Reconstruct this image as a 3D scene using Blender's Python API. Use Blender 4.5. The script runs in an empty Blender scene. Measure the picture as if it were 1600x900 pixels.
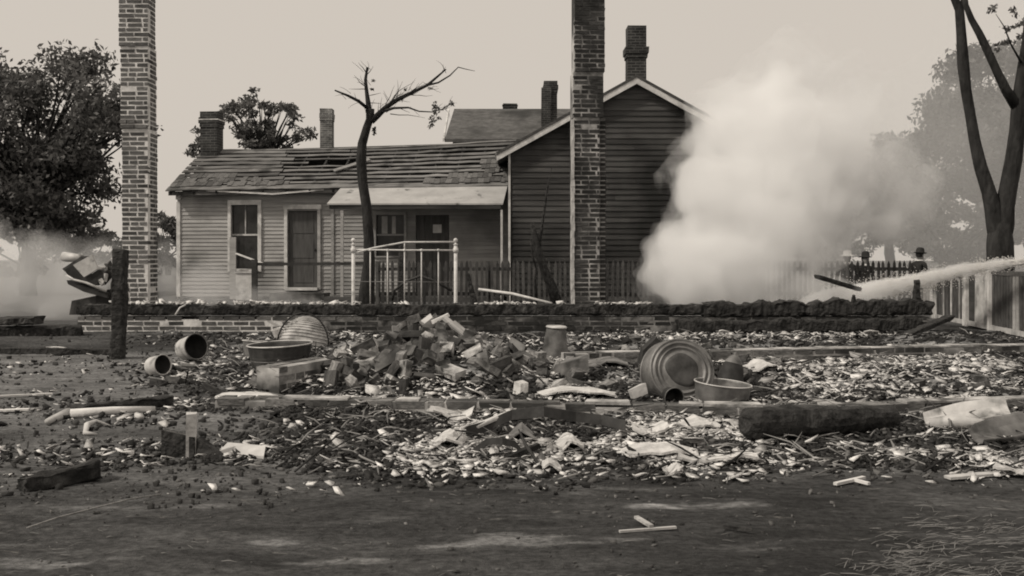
import bpy, math, random
import numpy as np
from mathutils import Vector, Matrix, Euler, noise

random.seed(7)
rng = np.random.default_rng(11)
sc = bpy.context.scene
col = sc.collection
R = math.radians

# ------------------------------------------------------------------ camera
F = 1537.0            # focal length in photograph pixels (1600 wide)
CH = 1.0              # camera height
cam_d = bpy.data.cameras.new('camera')
cam = bpy.data.objects.new('camera', cam_d)
col.objects.link(cam)
cam_d.sensor_width = 36
cam_d.lens = 36 * F / 1600
cam_d.shift_y = -45 / 1600
cam_d.clip_end = 2000
cam.location = (0, 0, CH)
cam.rotation_euler = (R(90), 0, 0)
sc.camera = cam

# ------------------------------------------------------------------ sky and sun
SUN = Vector((-0.72, -0.34, 0.80)).normalized()
world = bpy.data.worlds.new('World')
sc.world = world
world.use_nodes = True
wn, wl = world.node_tree.nodes, world.node_tree.links
bg = wn['Background']
bg.inputs['Strength'].default_value = 0.1
sky = wn.new('ShaderNodeTexSky')
sky.sky_type = 'NISHITA'
sky.sun_disc = False
sky.sun_elevation = math.asin(SUN.z)
sky.sun_rotation = math.atan2(SUN.x, SUN.y)
sky.air_density = 1.0
sky.dust_density = 6.0
bw = wn.new('ShaderNodeRGBToBW')
wl.new(sky.outputs[0], bw.inputs[0])
tint = wn.new('ShaderNodeMix'); tint.data_type = 'RGBA'; tint.blend_type = 'MULTIPLY'
tint.inputs[0].default_value = 1
wl.new(bw.outputs[0], tint.inputs[6])
tint.inputs[7].default_value = (1.09, 1.0, 0.89, 1)
flat = wn.new('ShaderNodeMix'); flat.data_type = 'RGBA'
flat.inputs[0].default_value = 0.9        # hazy white overcast veil over the clear sky
wl.new(tint.outputs[2], flat.inputs[6])
flat.inputs[7].default_value = (6.68, 6.06, 5.36, 1)
wl.new(flat.outputs[2], bg.inputs['Color'])

sun_d = bpy.data.lights.new('sun', 'SUN')
sun_d.energy = 2.4
sun_d.angle = R(3)
sun_d.color = (1.0, 0.925, 0.82)
sun = bpy.data.objects.new('sun', sun_d)
col.objects.link(sun)
sun.rotation_euler = SUN.to_track_quat('Z', 'Y').to_euler()
sun.location = SUN * 60

sc.view_settings.view_transform = 'Standard'
sc.view_settings.look = 'None'
sc.view_settings.exposure = 0.0
sc.view_settings.gamma = 1.0
sc.view_settings.use_curve_mapping = False
sc.render.engine = 'CYCLES'
sc.cycles.use_denoising = True
sc.cycles.filter_width = 1.9
sc.cycles.volume_bounces = 24
sc.cycles.max_bounces = 24
sc.cycles.diffuse_bounces = 4
sc.cycles.transparent_max_bounces = 24

# ------------------------------------------------------------------ helpers
def at(px, py, D):
    return Vector(((px - 800) * D / F, D, CH + (405 - py) * D / F))

def hash2(ix, iy, s):
    n = (ix * 374761393 + iy * 668265263 + s * 1442695041) & 0xFFFFFFFF
    n = ((n ^ (n >> 13)) * 1274126177) & 0xFFFFFFFF
    return ((n ^ (n >> 16)) & 0xFFFF) / 65535.0

def vnoise(x, y, s=0):
    x = np.asarray(x, float); y = np.asarray(y, float)
    ix = np.floor(x).astype(np.int64); iy = np.floor(y).astype(np.int64)
    fx = x - ix; fy = y - iy
    fx = fx * fx * (3 - 2 * fx); fy = fy * fy * (3 - 2 * fy)
    a = hash2(ix, iy, s); b = hash2(ix + 1, iy, s); c = hash2(ix, iy + 1, s); d = hash2(ix + 1, iy + 1, s)
    return (a * (1 - fx) + b * fx) * (1 - fy) + (c * (1 - fx) + d * fx) * fy

def fbm(x, y, s=0, o=4):
    t = 0; a = 0.5; w = 0
    for k in range(o):
        t = t + a * vnoise(x * 2 ** k + 17.3 * k, y * 2 ** k - 9.1 * k, s + k); w += a; a *= 0.5
    return t / w

def sstep(a, b, x):
    t = np.clip((np.asarray(x, float) - a) / (b - a), 0, 1)
    return t * t * (3 - 2 * t)

# mounds: x, y, rx, ry, height
MOUNDS = [(-0.72, 8.2, 1.05, 0.8, 0.36), (-0.35, 7.5, 0.7, 0.5, 0.10), (-2.35, 7.6, 0.7, 0.5, 0.06),
          (0.95, 8.2, 0.8, 0.5, 0.08), (3.6, 8.4, 1.5, 0.7, 0.07), 
          (1.0, 11.6, 3.0, 0.8, 0.08), (5.0, 11.4, 1.4, 0.7, 0.10), (-3.9, 4.4, 0.8, 0.4, 0.05), (-5.6, 11.6, 1.4, 0.6, 0.08)]

def rubble_mask(x, y):
    x = np.asarray(x, float); y = np.asarray(y, float)
    m = sstep(4.2, 5.2, y + 0.5 * (fbm(x * 1.3, y * 1.3, 5) - .5)) * (1 - sstep(13.6, 14.5, y))
    left = sstep(-0.42, -0.22, x / y + 0.12 * (fbm(x * .9, y * .9, 8) - .5))
    left2 = sstep(-0.34, -0.10, x / y + 0.12 * (fbm(x * .9, y * .9, 18) - .5))
    near = 1 - sstep(6.0, 7.0, y)
    return m * (left * (1 - near) + left2 * near)

def gz(x, y):
    x = np.asarray(x, float); y = np.asarray(y, float)
    z = 0.05 * (fbm(x * .5, y * .5, 1, 3) - .5) * (1 - sstep(15, 25, y))
    rm = rubble_mask(x, y)
    z = z + rm * (0.11 * (fbm(x * 2.2, y * 2.2, 2, 4) - .5) + 0.035 * (fbm(x * 9, y * 9, 3, 2) - .5))
    z = z + (1 - rm) * (1 - sstep(14, 18, y)) * 0.030 * (fbm(x * 4, y * 4, 4, 4) - .5)
    for mx, my, rx, ry, h in MOUNDS:
        d2 = ((x - mx) / rx) ** 2 + ((y - my) / ry) ** 2
        z = z + h * np.exp(-1.6 * d2)
    z = z - 0.58 * sstep(20.1, 20.7, y) * sstep(6.5, 8.2, x)
    return z

def g1(x, y):
    return float(gz(np.array([x]), np.array([y]))[0])

def gp(px, py, dz=0.0):
    D = F * CH / (py - 405)
    x = (px - 800) * D / F
    for _ in range(3):
        z = g1(x, D); D = F * (CH - z) / (py - 405); x = (px - 800) * D / F
    return Vector((x, D, g1(x, D) + dz))

def tag(o, label=None, cat=None, group=None, kind=None):
    if label: o['label'] = label
    if cat:
        o['category'] = cat
        if not kind: o['kind'] = 'thing'
    if group: o['group'] = group
    if kind: o['kind'] = kind
    return o

def thing(name, label, cat, loc=(0, 0, 0), rot=None, group=None):
    o = bpy.data.objects.new(name, None)
    col.objects.link(o)
    o.location = loc
    o.empty_display_size = 0.1
    if rot is not None:
        o.rotation_euler = rot
    return tag(o, label, cat, group)

def world_loc(o):
    v = Vector((0, 0, 0))
    while o is not None:
        v += o.location; o = o.parent
    return v

class MB:
    def __init__(s):
        s.v = []; s.f = []
    def box(s, c, size, rot=None, jit=0.0):
        c = Vector(c); b = len(s.v)
        for dx in (-.5, .5):
            for dy in (-.5, .5):
                for dz in (-.5, .5):
                    p = Vector((dx * size[0], dy * size[1], dz * size[2]))
                    if jit: p += Vector((random.uniform(-jit, jit), random.uniform(-jit, jit), random.uniform(-jit, jit)))
                    if rot is not None: p = rot @ p
                    s.v.append(c + p)
        for q in ((0, 1, 3, 2), (4, 6, 7, 5), (0, 4, 5, 1), (2, 3, 7, 6), (0, 2, 6, 4), (1, 5, 7, 3)):
            s.f.append(tuple(b + k for k in q))
        return s
    def bar(s, p0, p1, w, h, up=(0, 0, 1)):
        p0 = Vector(p0); p1 = Vector(p1); d = (p1 - p0); L = d.length; d.normalize()
        side = d.cross(Vector(up))
        if side.length < 1e-4: side = Vector((1, 0, 0))
        side.normalize(); u = side.cross(d)
        rot = Matrix((d, side, u)).transposed()
        return s.box((p0 + p1) / 2, (L, w, h), rot)
    def tube(s, pts, rads, n=8, jit=0.0, cap=True):
        pts = [Vector(p) for p in pts]; b = len(s.v)
        if not hasattr(rads, '__len__'): rads = [rads] * len(pts)
        prev = None
        for i, p in enumerate(pts):
            t = (pts[min(i + 1, len(pts) - 1)] - pts[max(i - 1, 0)]).normalized()
            if prev is None:
                a = Vector((0, 0, 1)) if abs(t.z) < .9 else Vector((1, 0, 0))
                u = t.cross(a).normalized()
            else:
                u = (prev - t * prev.dot(t)).normalized()
            prev = u; w = t.cross(u)
            for k in range(n):
                an = 2 * math.pi * k / n
                rr = rads[i] * (1 + random.uniform(-jit, jit))
                s.v.append(p + (u * math.cos(an) + w * math.sin(an)) * rr)
        for i in range(len(pts) - 1):
            for k in range(n):
                k2 = (k + 1) % n
                s.f.append((b + i * n + k, b + i * n + k2, b + (i + 1) * n + k2, b + (i + 1) * n + k))
        if cap:
            s.f.append(tuple(b + k for k in reversed(range(n))))
            s.f.append(tuple(b + (len(pts) - 1) * n + k for k in range(n)))
        return s
    def lathe(s, prof, n=32, M=None, wob=0.0, seed=0, closed=False):
        b = len(s.v)
        rs = random.Random(seed)
        ph = [rs.uniform(0, 6.28) for _ in range(4)]
        for r, z in prof:
            for k in range(n):
                a = 2 * math.pi * k / n
                rr = r * (1 + wob * (math.sin(2 * a + ph[0]) + .5 * math.sin(3 * a + ph[1]) + .35 * math.sin(5 * a + ph[2] + z * 9)))
                p = Vector((rr * math.cos(a), rr * math.sin(a), z))
                s.v.append(M @ p if M is not None else p)
        m = len(prof)
        for i in range(m - 1):
            for k in range(n):
                k2 = (k + 1) % n
                s.f.append((b + i * n + k, b + i * n + k2, b + (i + 1) * n + k2, b + (i + 1) * n + k))
        return s
    def poly_prism(s, pts, off):
        b = len(s.v); n = len(pts); off = Vector(off)
        s.v += [Vector(p) for p in pts] + [Vector(p) + off for p in pts]
        s.f.append(tuple(b + k for k in range(n))); s.f.append(tuple(b + n + k for k in reversed(range(n))))
        for k in range(n):
            k2 = (k + 1) % n
            s.f.append((b + k2, b + k, b + n + k, b + n + k2))
        return s
    def strip(s, rows, th):
        """rows: list of lists of points (a grid sheet), thickened along its normal direction by th (vector)"""
        b = len(s.v); m = len(rows); n = len(rows[0]); th = Vector(th)
        for r in rows:
            for p in r: s.v.append(Vector(p))
        for r in rows:
            for p in r: s.v.append(Vector(p) + th)
        N = m * n
        for i in range(m - 1):
            for j in range(n - 1):
                q = (b + i * n + j, b + i * n + j + 1, b + (i + 1) * n + j + 1, b + (i + 1) * n + j)
                s.f.append(q); s.f.append(tuple(N + k for k in reversed(q)))
        for i in range(m - 1):
            for j in (0, n - 1):
                s.f.append((b + i * n + j, b + (i + 1) * n + j, b + N + (i + 1) * n + j, b + N + i * n + j))
        for j in range(n - 1):
            for i in (0, m - 1):
                s.f.append((b + i * n + j, b + i * n + j + 1, b + N + i * n + j + 1, b + N + i * n + j))
        return s
    def mesh(s, name, off=Vector((0, 0, 0)), smooth=False):
        me = bpy.data.meshes.new(name)
        me.from_pydata([tuple(Vector(p) - off) for p in s.v], [], s.f)
        if smooth:
            me.polygons.foreach_set('use_smooth', [True] * len(me.polygons))
        me.update()
        return me
    def build(s, name, mat, parent=None, local=False, smooth=False, loc=None):
        if parent is not None:
            off = Vector((0, 0, 0)) if local else world_loc(parent)
        else:
            if loc is None:
                xs = [p[0] for p in s.v]; ys = [p[1] for p in s.v]; zs = [p[2] for p in s.v]
                loc = Vector(((min(xs) + max(xs)) / 2, (min(ys) + max(ys)) / 2, min(zs)))
            off = Vector(loc)
        me = s.mesh(name, off, smooth)
        me.materials.append(mat)
        o = bpy.data.objects.new(name, me)
        col.objects.link(o)
        if parent is not None: o.parent = parent
        else: o.location = off
        return o

def np_mesh(name, V, faces_idx, nper, mat, tone=None, smooth=False):
    """V (N,3) array, faces flat index array with nper verts each"""
    me = bpy.data.meshes.new(name)
    nf = len(faces_idx) // nper
    me.vertices.add(len(V)); me.vertices.foreach_set('co', np.asarray(V, np.float32).ravel())
    me.loops.add(len(faces_idx)); me.loops.foreach_set('vertex_index', np.asarray(faces_idx, np.int32))
    me.polygons.add(nf)
    me.polygons.foreach_set('loop_start', np.arange(0, nf * nper, nper, dtype=np.int32))
    me.polygons.foreach_set('loop_total', np.full(nf, nper, np.int32))
    if smooth: me.polygons.foreach_set('use_smooth', np.ones(nf, bool))
    me.update(calc_edges=True)
    if tone is not None:
        a = me.attributes.new('tone', 'FLOAT', 'POINT')
        a.data.foreach_set('value', np.asarray(tone, np.float32))
    me.materials.append(mat)
    return me

def link(name, me, parent=None, loc=None, rot=None, scale=None):
    o = bpy.data.objects.new(name, me)
    col.objects.link(o)
    if parent is not None: o.parent = parent
    if loc is not None: o.location = loc
    if rot is not None: o.rotation_euler = rot
    if scale is not None: o.scale = scale
    return o

# ------------------------------------------------------------------ materials
def mat(name, lo, hi, scale=6.0, rough=0.9, bump=0.3, bscale=None, world_co=False, rand=0.0, tone=False,
        stretch=(1, 1, 1), metal=0.0, contrast=(0.35, 0.65), detail=6, soot=None, translucent=0.0, bdist=0.02):
    m = bpy.data.materials.new(name)
    m.use_nodes = True
    nt = m.node_tree; N, L = nt.nodes, nt.links
    b = N['Principled BSDF']
    b.inputs['Roughness'].default_value = rough
    b.inputs['Metallic'].default_value = metal
    b.inputs['Specular IOR Level'].default_value = 0.25
    if world_co:
        co = N.new('ShaderNodeNewGeometry').outputs['Position']
    else:
        co = N.new('ShaderNodeTexCoord').outputs['Object']
    mp = N.new('ShaderNodeMapping'); mp.inputs['Scale'].default_value = stretch
    L.new(co, mp.inputs['Vector'])
    if rand:
        oi = N.new('ShaderNodeObjectInfo')
        mul = N.new('ShaderNodeMath'); mul.operation = 'MULTIPLY'; mul.inputs[1].default_value = 37.0
        L.new(oi.outputs['Random'], mul.inputs[0])
        L.new(mul.outputs[0], mp.inputs['Location'])
    nz = N.new('ShaderNodeTexNoise')
    nz.inputs['Scale'].default_value = scale; nz.inputs['Detail'].default_value = detail; nz.inputs['Roughness'].default_value = 0.62
    L.new(mp.outputs[0], nz.inputs['Vector'])
    rp = N.new('ShaderNodeMapRange')
    rp.inputs[1].default_value = contrast[0]; rp.inputs[2].default_value = contrast[1]
    L.new(nz.outputs['Fac'], rp.inputs[0])
    fac = rp.outputs[0]
    if tone:
        at_ = N.new('ShaderNodeAttribute'); at_.attribute_name = 'tone'
        mx0 = N.new('ShaderNodeMath'); mx0.operation = 'MULTIPLY_ADD'
        L.new(rp.outputs[0], mx0.inputs[0]); mx0.inputs[1].default_value = 0.35
        sub = N.new('ShaderNodeMath'); sub.operation = 'MULTIPLY'; sub.inputs[1].default_value = 0.75
        L.new(at_.outputs['Fac'], sub.inputs[0]); L.new(sub.outputs[0], mx0.inputs[2])
        fac = mx0.outputs[0]
    mx = N.new('ShaderNodeMix'); mx.data_type = 'RGBA'
    L.new(fac, mx.inputs[0])
    mx.inputs[6].default_value = (lo, lo * .985, lo * .965, 1); mx.inputs[7].default_value = (hi, hi * .985, hi * .965, 1)
    out = mx.outputs[2]
    if rand:
        mr = N.new('ShaderNodeMapRange')
        mr.inputs[3].default_value = 1 - rand; mr.inputs[4].default_value = 1 + rand
        L.new(oi.outputs['Random'], mr.inputs[0])
        m2 = N.new('ShaderNodeMix'); m2.data_type = 'RGBA'; m2.blend_type = 'MULTIPLY'; m2.inputs[0].default_value = 1
        L.new(out, m2.inputs[6]); L.new(mr.outputs[0], m2.inputs[7]); out = m2.outputs[2]
    if soot:
        # burnt-in smoke stains: (value, noise scale, threshold lo, hi)
        geo = N.new('ShaderNodeNewGeometry')
        n2 = N.new('ShaderNodeTexNoise'); n2.inputs['Scale'].default_value = soot[1]; n2.inputs['Detail'].default_value = 5
        L.new(geo.outputs['Position'], n2.inputs['Vector'])
        r2 = N.new('ShaderNodeMapRange'); r2.inputs[1].default_value = soot[2]; r2.inputs[2].default_value = soot[3]
        L.new(n2.outputs['Fac'], r2.inputs[0])
        m3 = N.new('ShaderNodeMix'); m3.data_type = 'RGBA'
        L.new(r2.outputs[0], m3.inputs[0]); L.new(out, m3.inputs[6])
        m3.inputs[7].default_value = (soot[0], soot[0], soot[0] * .97, 1)
        out = m3.outputs[2]
    L.new(out, b.inputs['Base Color'])
    if bump:
        bn = N.new('ShaderNodeTexNoise'); bn.inputs['Scale'].default_value = bscale or scale * 4; bn.inputs['Detail'].default_value = 6
        L.new(mp.outputs[0], bn.inputs['Vector'])
        bp = N.new('ShaderNodeBump'); bp.inputs['Strength'].default_value = bump; bp.inputs['Distance'].default_value = bdist
        L.new(bn.outputs['Fac'], bp.inputs['Height']); L.new(bp.outputs[0], b.inputs['Normal'])
    if translucent:
        tr = N.new('ShaderNodeBsdfTranslucent'); L.new(out, tr.inputs['Color'])
        ms = N.new('ShaderNodeMixShader'); ms.inputs[0].default_value = translucent
        L.new(b.outputs[0], ms.inputs[1]); L.new(tr.outputs[0], ms.inputs[2])
        L.new(ms.outputs[0], N['Material Output'].inputs['Surface'])
    return m

m_brick = mat('sooty_brick', .075, .16, 3, rand=.45, soot=(.035, 2.2, .54, .72))
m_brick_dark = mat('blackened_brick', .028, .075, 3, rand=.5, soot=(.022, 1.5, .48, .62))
m_brick_loose = mat('loose_brick', .08, .21, 2.2, rand=.6, soot=(.035, 6, .48, .66), bump=.6, bscale=14)
m_mortar = mat('lime_mortar', .56, .80, 9, world_co=True, soot=(.12, 1.8, .56, .76))
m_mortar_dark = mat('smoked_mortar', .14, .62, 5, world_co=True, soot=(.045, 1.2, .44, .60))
m_brick_stub = mat('scorched_brick', .09, .20, 3, rand=.5, soot=(.04, 4, .5, .68))
m_stone = mat('foundation_stone', .08, .25, 5, rand=.4, soot=(.035, 2.5, .42, .62))
m_mortar_mid = mat('weathered_mortar', .26, .55, 5, world_co=True, soot=(.07, 2.4, .46, .66))
m_mortar_black = mat('blackened_mortar', .03, .30, 6, world_co=True, soot=(.025, 1.6, .44, .58))
m_char = mat('charred_wood', .012, .05, 14, bump=.9, bscale=30, bdist=.03, rough=.8)
m_char_ash = mat('ashy_charred_wood', .015, .12, 7, bump=.9, bscale=26, bdist=.03, rough=.85, contrast=(.45, .8))
m_plank = mat('weathered_plank', .2, .42, 4, bump=.4, stretch=(1, 8, 8), rand=.35)
m_plank_pale = mat('bleached_board', .42, .66, 5, bump=.4, rand=.2)
m_pale_cap = mat('broken_mortar_bed', .22, .60, 7, world_co=True, bump=.6, soot=(.06, 4, .5, .66))
m_ash = mat('pale_ash', .40, .68, 9, bump=.6)
m_white = mat('white_paint', .5, .72, 7, bump=.15, soot=(.22, 2.5, .5, .8))
m_iron_white = mat('white_enamelled_iron', .55, .72, 14, bump=.1, rough=.45, soot=(.25, 7, .55, .75))
m_siding = mat('grey_painted_clapboard', .28, .40, 2.2, bump=.25, bscale=18, world_co=True, stretch=(.5, .5, 6), rand=.12, soot=(.15, .9, .49, .74))
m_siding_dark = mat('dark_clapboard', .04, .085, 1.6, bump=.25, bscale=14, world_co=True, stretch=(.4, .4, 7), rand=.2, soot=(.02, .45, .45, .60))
m_lath = mat('burnt_roof_board', .07, .20, 3, bump=.4, stretch=(.5, 5, 5), rand=.35, soot=(.04, 1.7, .53, .68))
m_roof_strip = mat('bleached_roof_strip', .13, .30, 3, bump=.4, stretch=(.5, 5, 5), rand=.3, soot=(.05, 1.9, .55, .7))
m_shingle = mat('weathered_shingle', .06, .16, 8, bump=.4, rand=.4)
m_roof_dark = mat('dark_shingle_roof', .045, .10, 6, bump=.5, bscale=16, world_co=True, stretch=(1, 1, 4))
m_roof_grey = mat('grey_shingle_roof', .07, .135, 4, bump=.5, bscale=12, world_co=True, stretch=(1, 1, 3), soot=(.04, .8, .55, .7))
m_awning = mat('pale_porch_roof', .33, .44, 2.2, bump=.15, world_co=True, soot=(.12, 3.2, .64, .72))
m_dark = mat('dark_interior', .02, .045, 3, bump=0)
m_glass = mat('window_pane', .02, .05, 3, rough=.12, bump=0)
m_door = mat('grey_door', .06, .10, 2, bump=.2, stretch=(6, 6, 1))
m_curtain = mat('lace_curtain', .3, .45, 6, bump=0)
m_fence = mat('weathered_picket', .045, .09, 5, bump=.3, rand=.35)
m_fence_pale = mat('whitewashed_board', .38, .58, 6, bump=.3, rand=.25, soot=(.12, 3, .5, .7))
m_tin = mat('galvanised_tin', .10, .27, 5, rough=.5, metal=.25, bump=.15, soot=(.05, 6, .52, .7))
m_tin_pale = mat('pale_tin', .40, .62, 6, rough=.55, metal=.1, bump=.15, soot=(.15, 9, .55, .72))
m_tin_dark = mat('blackened_tin', .03, .10, 6, rough=.6, metal=.2, bump=.2)
m_cast = mat('sooted_cast_iron', .018, .05, 7, rough=.65, bump=.2)
m_wicker = mat('wicker', .20, .55, 7, bump=.5)
m_bark = mat('dark_bark', .014, .042, 8, bump=.9, bscale=20, stretch=(1, 1, .35), bdist=.04)
m_leaf = mat('dark_leaf', .04, .24, 4, tone=True, bump=0, translucent=.25, rough=.6)
m_leaf_far = mat('far_leaf', .03, .14, 4, tone=True, bump=0, translucent=.25, rough=.7)
m_straw = mat('dry_straw', .08, .27, 6, tone=True, bump=0)
m_cloth_dark = mat('dark_wool', .02, .04, 9, bump=.2)
m_cloth_mid = mat('grey_wool', .05, .09, 9, bump=.2)
m_skin = mat('skin', .22, .3, 9, bump=0, rough=.6)
m_collar = mat('white_linen', .65, .75, 9, bump=0)
m_straw_hat = mat('straw_hat_weave', .5, .62, 30, bump=.2)
m_paper = mat('paper', .5, .62, 9, bump=0)
m_ashbits = mat('ash_flake', .24, .85, 20, tone=True, bump=.4)
m_coalbits = mat('charcoal_bit', .008, .045, 20, tone=True, bump=.4, rough=.75)
m_midbits = mat('rubble_bit', .02, .20, 20, tone=True, bump=.4)

def course_mat(name, br, mo):
    m = bpy.data.materials.new(name); m.use_nodes = True
    N, L = m.node_tree.nodes, m.node_tree.links; b = N['Principled BSDF']; b.inputs['Roughness'].default_value = .9; b.inputs['Specular IOR Level'].default_value = .2
    g = N.new('ShaderNodeNewGeometry'); sp = N.new('ShaderNodeSeparateXYZ'); L.new(g.outputs['Position'], sp.inputs[0])
    ad = N.new('ShaderNodeMath'); ad.operation = 'ADD'; L.new(sp.outputs[0], ad.inputs[0]); L.new(sp.outputs[1], ad.inputs[1])
    cb = N.new('ShaderNodeCombineXYZ'); L.new(ad.outputs[0], cb.inputs[0]); L.new(sp.outputs[2], cb.inputs[1])
    bt_ = N.new('ShaderNodeTexBrick'); L.new(cb.outputs[0], bt_.inputs['Vector'])
    bt_.inputs['Scale'].default_value = 1; bt_.inputs['Brick Width'].default_value = .21; bt_.inputs['Row Height'].default_value = .07; bt_.inputs['Mortar Size'].default_value = .009
    bt_.inputs['Color1'].default_value = (br, br, br, 1); bt_.inputs['Color2'].default_value = (br * 1.8, br * 1.8, br * 1.75, 1); bt_.inputs['Mortar'].default_value = (mo, mo, mo * .97, 1)
    nz = N.new('ShaderNodeTexNoise'); nz.inputs['Scale'].default_value = 3; nz.inputs['Detail'].default_value = 5; L.new(g.outputs['Position'], nz.inputs['Vector'])
    mr = N.new('ShaderNodeMapRange'); L.new(nz.outputs['Fac'], mr.inputs[0]); mr.inputs[1].default_value = .3; mr.inputs[2].default_value = .7; mr.inputs[3].default_value = .45; mr.inputs[4].default_value = 1.35
    mx = N.new('ShaderNodeMix'); mx.data_type = 'RGBA'; mx.blend_type = 'MULTIPLY'; mx.inputs[0].default_value = 1
    L.new(bt_.outputs['Color'], mx.inputs[6]); L.new(mr.outputs[0], mx.inputs[7]); L.new(mx.outputs[2], b.inputs['Base Color'])
    bp = N.new('ShaderNodeBump'); bp.inputs['Strength'].default_value = .6; bp.inputs['Distance'].default_value = .01; bp.invert = True
    L.new(bt_.outputs['Fac'], bp.inputs['Height']); L.new(bp.outputs[0], b.inputs['Normal'])
    return m
m_course_dark = course_mat('sooty_brick_courses', .03, .11)
m_course_mid = course_mat('far_brick_courses', .10, .32)

def ground_material():
    m = bpy.data.materials.new('burnt_earth'); m.use_nodes = True
    nt = m.node_tree; N, L = nt.nodes, nt.links
    b = N['Principled BSDF']; b.inputs['Roughness'].default_value = .95; b.inputs['Specular IOR Level'].default_value = .15
    co = N.new('ShaderNodeTexCoord').outputs['Object']
    tone = N.new('ShaderNodeAttribute'); tone.attribute_name = 'tone'
    def noise(s, d, r=.6, st=(1, 1, 1)):
        mp = N.new('ShaderNodeMapping'); mp.inputs['Scale'].default_value = st; L.new(co, mp.inputs[0])
        n = N.new('ShaderNodeTexNoise'); n.inputs['Scale'].default_value = s; n.inputs['Detail'].default_value = d; n.inputs['Roughness'].default_value = r
        L.new(mp.outputs[0], n.inputs['Vector']); return n.outputs['Fac']
    def rng_(src, a, b_, c=0, d=1):
        r = N.new('ShaderNodeMapRange'); L.new(src, r.inputs[0])
        for k, v in zip((1, 2, 3, 4), (a, b_, c, d)): r.inputs[k].default_value = v
        return r.outputs[0]
    fine = rng_(noise(34, 9, .75, (.7, 1, 1)), .3, .7, .25, 1.8)
    coarse = rng_(noise(2.6, 8, .72, (.5, 1.5, 1)), .3, .7, .4, 1.65)
    mul = N.new('ShaderNodeMath'); mul.operation = 'MULTIPLY'; L.new(fine, mul.inputs[0]); L.new(coarse, mul.inputs[1])
    mul2 = N.new('ShaderNodeMath'); mul2.operation = 'MULTIPLY'; L.new(mul.outputs[0], mul2.inputs[0]); L.new(tone.outputs['Fac'], mul2.inputs[1])
    base = N.new('ShaderNodeCombineColor')
    for i in range(3): L.new(mul2.outputs[0], base.inputs[i])
    # scattered dusty ash marks
    am = rng_(noise(7, 8, .72, (.6, 1.6, 1)), .62, .70)
    mx = N.new('ShaderNodeMix'); mx.data_type = 'RGBA'
    amf = N.new('ShaderNodeMath'); amf.operation = 'MULTIPLY'; L.new(am, amf.inputs[0]); amf.inputs[1].default_value = .55
    L.new(amf.outputs[0], mx.inputs[0]); L.new(base.outputs[0], mx.inputs[6]); mx.inputs[7].default_value = (.30, .29, .275, 1)
    L.new(mx.outputs[2], b.inputs['Base Color'])
    bn = noise(55, 8, .7); bn2 = noise(9, 6, .6)
    ad = N.new('ShaderNodeMath'); ad.operation = 'ADD'; L.new(bn, ad.inputs[0]); L.new(bn2, ad.inputs[1])
    bp = N.new('ShaderNodeBump'); bp.inputs['Strength'].default_value = .8; bp.inputs['Distance'].default_value = .02
    L.new(ad.outputs[0], bp.inputs['Height']); L.new(bp.outputs[0], b.inputs['Normal'])
    return m
m_ground = ground_material()

def smoke_mat(name, dens, g=0.0, albedo=.998, wisp=0):
    m = bpy.data.materials.new(name); m.use_nodes = True
    N, L = m.node_tree.nodes, m.node_tree.links
    for n in list(N):
        if n.type == 'BSDF_PRINCIPLED': N.remove(n)
    v = N.new('ShaderNodeVolumePrincipled')
    v.inputs['Color'].default_value = (albedo, albedo, albedo, 1)
    v.inputs['Density'].default_value = dens
    v.inputs['Density Attribute'].default_value = ''
    v.inputs['Anisotropy'].default_value = g
    if wisp:
        tc = N.new('ShaderNodeNewGeometry'); nz = N.new('ShaderNodeTexNoise')
        nz.inputs['Scale'].default_value = wisp; nz.inputs['Detail'].default_value = 4; nz.inputs['Roughness'].default_value = .6; nz.inputs['Distortion'].default_value = .7
        L.new(tc.outputs['Position'], nz.inputs['Vector'])
        mr = N.new('ShaderNodeMapRange'); L.new(nz.outputs['Fac'], mr.inputs[0])
        mr.inputs[1].default_value = .42; mr.inputs[2].default_value = .66; mr.inputs[3].default_value = 0; mr.inputs[4].default_value = dens
        L.new(mr.outputs[0], v.inputs['Density'])
    L.new(v.outputs[0], N['Material Output'].inputs['Volume'])
    return m

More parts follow.
